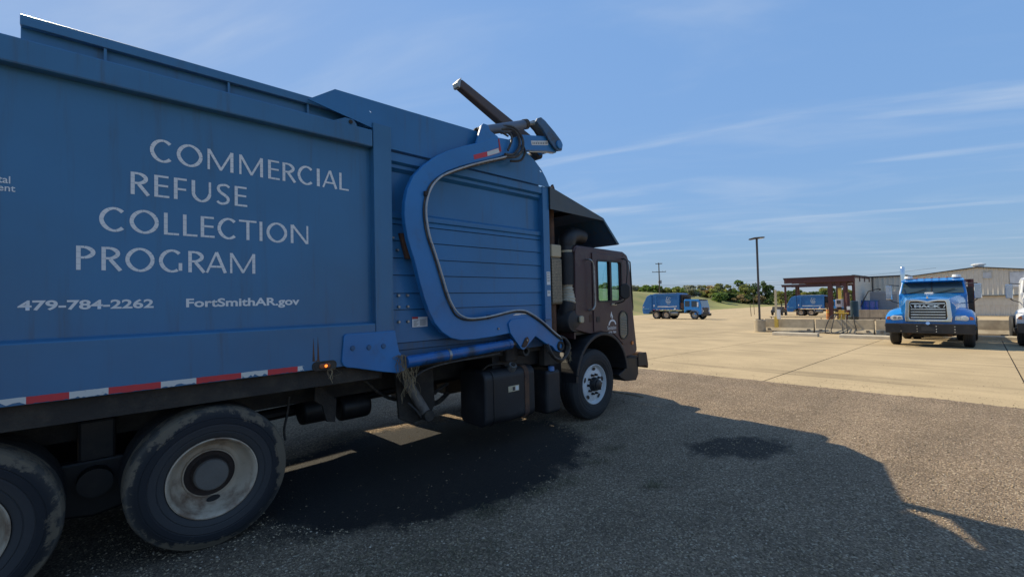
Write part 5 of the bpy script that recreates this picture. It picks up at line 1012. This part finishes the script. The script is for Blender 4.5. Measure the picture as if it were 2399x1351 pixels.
wallbox('roof', MB().prism([(-7.4, gab(-7.4)), (.3, gab(.3)), (8.1, gab(8.1)), (8.1, gab(8.1)+.12), (.3, gab(.3)+.14), (-7.4, gab(-7.4)+.12)], 87.7, 110.2, 'x'), TRIMD, big)
wn = wallbox('window', MB().box(87.90, 87.94, -.98, -.18, 3.30, 4.10), mat('window_pale', (.45, .47, .50), .3, coat=.5), big); wallbox('window_frame', MB().prism(with_hole([(-1.05, 3.23), (-.11, 3.23), (-.11, 4.17), (-1.05, 4.17)], [(-.98, 3.30), (-.18, 3.30), (-.18, 4.10), (-.98, 4.10)]), 87.88, 87.92, 'x'), mat('trim_beige', (.5, .46, .38)), wn)
wallbox('roll_door', MB().box(87.89, 87.93, -7.0, -2.6, 2.0, 3.95), mat('door_pale', (.55, .58, .62), .4), big)
wallbox('roof_vent', MB().lathe([(.0001, 0), (.55, 0), (.55, .3), (.75, .34), (.75, .48), (.4, .58), (.0001, .6)], 16, 1), WHITEP, big, off=(0, 0, 0)).location = (91-bo[0], .2-bo[1], gab(.3)+.1-bo[2])
v_ = [o for o in bpy.data.objects if o.name.startswith('roof_vent')][0]; v_.rotation_euler = (PI/2, 0, 0)
wallbox('base_kerb', MB().box(87.2, 87.9, -7.2, 7.9, -1.95, -1.72), CONCB, big)
so_ = (64, 8.4, gz(64)); shed = empty('metal_shed', so_, 'small beige metal shed with dark trim beside the maroon canopy', 'shed', off=so_)
ribbed(so_, 'wall', BEIGE, ('x', 68.0), 5.9, 9.70, gz(68), lambda y: 3.50, shed)
m = MB(); 
wallbox('side_wall', MB().box(57.4, 68.0, 9.02, 9.10, gz(57)-.1, 3.47), BEIGE, shed); wallbox('roof_edge', MB().box(67.8, 74, 5.8, 9.75, 3.50, 3.66), TRIMD, shed); wallbox('roof_edge', MB().box(57.2, 67.79, 8.95, 9.2, 3.48, 3.60), TRIMD, shed)
wallbox('rear_block', MB().box(68.1, 74, 5.95, 9.65, gz(70), 3.48), BEIGE, shed)
for y in (9.0, 9.55): wallbox('downpipe', MB().box(67.86, 67.94, y-.06, y+.06, gz(68), 3.5), TRIMD, shed)
wallbox('corner_trim', MB().box(57.3, 57.4, 8.98, 9.14, gz(57), 3.48), MAROON2, shed)
gb = empty('steel_cabinet', (62.2, 7.2, gz(62)), 'grey ribbed steel enclosure behind the low concrete wall', 'enclosure'); MB().box(-.9, .9, -1.1, 1.15, 0, 3.05).build('shell', GREYM, gb, bevel=.02)
for k in range(9): MB().box(-.935, -.9, -1.08, 1.13, .25+.31*k, .29+.31*k).build('rib', GREYM, gb)
dw = empty('dock_wall', (57.2, 7.1, gz(57)), 'low weathered concrete wall below the shed', 'wall')
for k in range(3): MB().box(-.12, .12, -2.05+1.42*k+.006, -.63+1.42*k-.006, -.1, 1.12).build('concrete_panel', mat('dock_concrete', (.33, .27, .20), .9, var=.18, col2=(.2, .16, .12), mask=(.45, .7), mscale=1.2, streak=True), dw)
jb = empty('lamp_arm', (60.2, 8.35, gz(60)), 'dark bent steel arm rising above the blue container', 'steel arm'); MB().tube([(0, .75, 1.2), (0, .35, 2.2), (0, -.05, 3.05), (0, -.95, 3.30), (0, -1.0, 3.18)], .045, 6).build('arm', TRIMD, jb); MB().box(-.08, .08, -1.08, -.94, 3.1, 3.3).build('head', TRIMD, jb)
for x, y, h, l in ((75, 24.85, 2.1, 'leaning thin grey fence post left of the light pole'), (88, 28.6, 3.6, 'thin tall marker post standing on the far meadow edge')):
    q = empty('fence_post', (x, y, gz(x)-.1), l, 'post'); MB().cyl((0, 0, 0), (0, .12, h), .045, n=8).build('shaft', WOOD, q); MB().box(-.06, .06, .06, .2, h-.02, h+.04).build('cap', WOOD, q)

# ------------------------------------------------------------------ utility pole, wires, trees
up = empty('utility_pole', (97.0, 51.8, hill(97.0, 51.8)-.1), 'tall wooden utility pole with crossarms and transformer on the hill', 'utility pole'); zt = 9.75-up.location.z
MB().cyl((0, 0, 0), (0, 0, zt), .17, .12, 12).build('pole', WOOD, up, smooth=35)
aa = math.radians(-62); dx, dy = math.cos(aa), math.sin(aa)
for z, l in ((zt-.25, .75), (zt-2.15, 1.55)):
    MB().add([(dx*s*l-dy*q*.06, dy*s*l+dx*q*.06, z+e) for s in (-1, 1) for q in (-1, 1) for e in (-.07, .07)], [(0, 1, 3, 2), (4, 6, 7, 5), (0, 4, 5, 1), (2, 3, 7, 6), (0, 2, 6, 4), (1, 5, 7, 3)]).build('crossarm', WOOD, up)
    for s in (-.9, -.3, .5, .95): MB().cyl((dx*s*l, dy*s*l, z+.07), (dx*s*l, dy*s*l, z+.27), .05, .03, 8).build('insulator', GREYM, up)
MB().cyl((dx*.33, dy*.33, zt-4.9), (dx*.33, dy*.33, zt-4.1), .2, n=12).build('transformer', GREYM, up); MB().cyl((dx*-.25, dy*-.25, zt-4.7), (dx*-.25, dy*-.25, zt-4.3), .12, n=10).build('cutout', WHITEP, up)
for z in (zt-3.0, zt-3.4, zt-3.8): MB().cyl((dx*.18, dy*.18, z), (dx*.30, dy*.30, z), .04, n=6).build('insulator', GREYM, up)
def wire(p0, p1, sag, label, r=.03):
    a, b = Vector(p0), Vector(p1); pts = [a.lerp(b, t)-Vector((0, 0, sag*4*t*(1-t))) for t in np.linspace(0, 1, 17)]
    tag(MB().tube(pts, r, 5).build('power_line', TRIMD), label, 'power line')
wb = up.location
wire((wb.x, wb.y, wb.z+zt-5.2), (120, 6, 6.2), 1.0, 'upper overhead wire running from the utility pole to the sheds', .022)
wire((wb.x, wb.y, wb.z+zt-5.5), (120, 2, 5.3), .9, 'lower overhead wire running from the utility pole to the sheds', .022)
wire((wb.x, wb.y, wb.z+zt-5.2), (120, 118, 13), 1.5, 'overhead wire running from the utility pole behind the big truck', .022)

def leafy(name, col, tr):
    m = mat(name, col, .8, var=.2, vscale=.5, island=.5); t = m.node_tree; b = t.nodes['Principled BSDF']; o = t.nodes['Material Output']
    tl = N(t, 'ShaderNodeBsdfTranslucent'); tl.inputs[0].default_value = (*tr, 1); mi = N(t, 'ShaderNodeMixShader'); mi.inputs[0].default_value = .45
    t.links.new(b.outputs[0], mi.inputs[1]); t.links.new(tl.outputs[0], mi.inputs[2]); t.links.new(mi.outputs[0], o.inputs[0]); return m
LEAF = [leafy('leaf_olive', (.22, .24, .08), (.33, .36, .09)), leafy('leaf_green', (.11, .18, .05), (.17, .27, .05)), leafy('leaf_dark', (.075, .12, .045), (.10, .17, .04)), leafy('leaf_autumn', (.30, .23, .12), (.38, .28, .12)), leafy('leaf_hazy', (.24, .25, .20), (.32, .34, .22))]  # hazy leaf: distance haze put into a paler, greyer leaf colour
def crown_mesh(seed, w, h, z0, nclump, nleaf, ls, m):
    g_ = np.random.default_rng(seed); V = []; 
    for c in range(nclump):
        t = g_.uniform(0, 1); z = z0+h*t; rr = w*(.35+.65*math.sin(PI*min(1, .18+.80*t)))*g_.uniform(.25, 1.0)
        a = g_.uniform(0, 2*PI); cx, cy = rr*math.cos(a), rr*math.sin(a); cr = w*g_.uniform(.16, .34)
        n = int(nleaf*g_.uniform(.6, 1.4)); d = g_.normal(0, 1, (n, 3)); d /= np.linalg.norm(d, axis=1)[:, None]; d *= (g_.uniform(.35, 1, (n, 1))**.5)*cr; d[:, 2] *= .75
        p = d+np.array([cx, cy, z]); u = g_.normal(0, 1, (n, 3)); u /= np.linalg.norm(u, axis=1)[:, None]
        v = np.cross(u, g_.normal(0, 1, (n, 3))); v /= np.linalg.norm(v, axis=1)[:, None]; s = ls*g_.uniform(.6, 1.4, (n, 1))
        V.append(np.stack([p-u*s, p+v*s*.6, p+u*s, p-v*s*.6], 1))
    V = np.concatenate(V).reshape(-1, 3); b = MB(); b.v = [tuple(x) for x in V]; b.f = [(4*i, 4*i+1, 4*i+2, 4*i+3) for i in range(len(V)//4)]
    return b.mesh('crown', m)
def trunk_mesh(seed, h, r, z1):
    g_ = np.random.default_rng(seed); b = MB(); b.tube([(0, 0, -.3), (g_.normal(0, .05), g_.normal(0, .05), h*.3), (g_.normal(0, .12), g_.normal(0, .12), h*.6)], [r, r*.8, r*.5], 8)
    for k in range(6):
        a = g_.uniform(0, 2*PI); l = g_.uniform(.25, .45)*h; b.tube([(0, 0, h*g_.uniform(.25, .55)), (math.cos(a)*l*.4, math.sin(a)*l*.4, h*.6), (math.cos(a)*l*.8, math.sin(a)*l*.8, h*g_.uniform(.65, .9))], [r*.45, r*.3, r*.12], 6)
    return b.mesh('trunk', mat('bark', (.075, .058, .045), .95, var=.2))
VAR = []
for i in range(6): VAR.append((trunk_mesh(50+i, 1.0*5, .16, 0), [crown_mesh(100+i, 1.9, 3.4, 1.3, 26, 60, .20, LEAF[k]) for k in range(5)]))
BUSH = [crown_mesh(200+i, 1.6, 1.7, .25, 18, 55, .19, LEAF[k]) for i in range(2) for k in range(5)]
def tree(x, y, s, k, v, label, group=None, name='tree', flat=1.0):
    z = hill(x, y); r = empty(name, (x, y, z-.05), label, 'tree', group); r.scale = (s*flat, s*flat, s); r.rotation_euler = (0, 0, RNG.uniform(0, 6.28))
    t_, cs = VAR[v]; link_mesh('trunk', t_, r); link_mesh('crown', cs[k], r); return r
def bush(x, y, s, k, label, group):
    z = hill(x, y); r = empty('bush', (x, y, z-.1), label, 'bush', group); r.scale = (s*1.3, s*1.3, s); r.rotation_euler = (0, 0, RNG.uniform(0, 6.28))
    link_mesh('stem', VAR[0][0], r).scale = (.3, .3, .25); link_mesh('foliage', BUSH[k+5*int(RNG.integers(2))], r); return r
def polar(tan_az, R): a = math.atan(tan_az); return R*math.cos(a), R*math.sin(a)
# hedgerow along the crest, behind the far truck
for i, ta in enumerate(np.linspace(.70, .36, 40)):
    R = 168+RNG.uniform(-10, 25); x, y = polar(ta+RNG.uniform(-.004, .004), R); k = int(RNG.choice([0, 3, 4, 4, 0, 1])) if ta > .45 else int(RNG.choice([0, 0, 3, 1, 2]))
    bush(x, y, (1.15 if ta > .47 else 1.55)*RNG.uniform(.75, 1.3), k, 'low bush in the hedgerow along the hill crest', 'bushes along the hill crest')
for i, ta in enumerate(np.linspace(.68, .36, 26)):
    R = 195+RNG.uniform(-8, 40); x, y = polar(ta+RNG.uniform(-.005, .005), R); tree(x, y, (.62 if ta > .45 else .88)*RNG.uniform(.8, 1.25), int(RNG.choice([0, 4, 4, 3, 2])) if ta > .45 else int(RNG.choice([0, 1, 2, 3, 0])), int(RNG.integers(6)), 'small tree rising behind the hedgerow on the hill crest', 'trees along the hill crest', flat=1.15)
bigs = [(.395, 178, 1.25, 0, 0, 'olive green tree left of the tallest tree on the meadow'), (.375, 180, 1.30, 0, 3, 'round green tree just left of the tallest one'), (.352, 182, 1.72, 1, 1, 'tallest leafy green tree left of the light pole'), (.340, 176, 1.45, 0, 2, 'green tree directly left of the light pole mast'),
        (.326, 186, 1.50, 2, 4, 'dark green tree directly behind the light pole mast'), (.309, 180, 1.68, 2, 5, 'dark tree right of the light pole with bare branches'), (.296, 184, 1.42, 2, 0, 'dark green tree between the light pole and the canopy')]
for ta, R, s, k, v, l in bigs: x, y = polar(ta, R); tree(x, y, s*.90, k, v, l, flat=1.05)
for i, ta in enumerate(np.linspace(.285, .16, 13)):
    x, y = polar(ta, 150+RNG.uniform(0, 30)); tree(x, y, RNG.uniform(.85, 1.12), int(RNG.choice([0, 2, 2, 1])), int(RNG.integers(6)), 'green tree seen under the far canopy roof', 'trees beyond the far canopy', flat=1.2)
for ta, l in ((.121, 'leafy tree top showing above the grey shed roof'), (.104, 'smaller tree top beside the chrome exhaust stack')): x, y = polar(ta, 150); tree(x, y, 1.55, 0, 2, l, flat=1.1)
for i in range(14):
    x, y = polar(.30+.12*i/13+RNG.uniform(-.005, .005), 172+RNG.uniform(-4, 8)); bush(x, y, RNG.uniform(.9, 1.5), int(RNG.choice([0, 2, 2, 3])), 'dense bush at the foot of the meadow trees', 'bushes under the meadow trees')

# unseen guess on the far side of the big truck, added for the shade it casts
nb_ = empty('unseen_shade_container', (1.2, 10.35, 0), 'unseen container, its kind a guess, added to cast shade under the big truck', 'container')
MB().prism([(-1.15, .35), (-1.22, 3.02), (1.22, 3.02), (1.15, .35)], -5.2, 3.9, 'x').build('tub', BLUED, nb_, bevel=.02)
MB().prism([(-1.22, 3.03), (-1.17, 3.66), (.6, 3.70), (1.2, 3.03)], -5.1, 1.25, 'x').build('shade_step', BLACKP, nb_, bevel=.1)  # raised top shaped only to move the shadow edge under the truck
for k in range(10): MB().box(-4.9+k*.94, -4.8+k*.94, -1.30, -1.16, .4, 2.8).build('rib', BLUED, nb_)
for y in (-.9, .75): MB().box(-5.1, 3.8, y, y+.15, 0, .35).build('skid', BLACK, nb_)
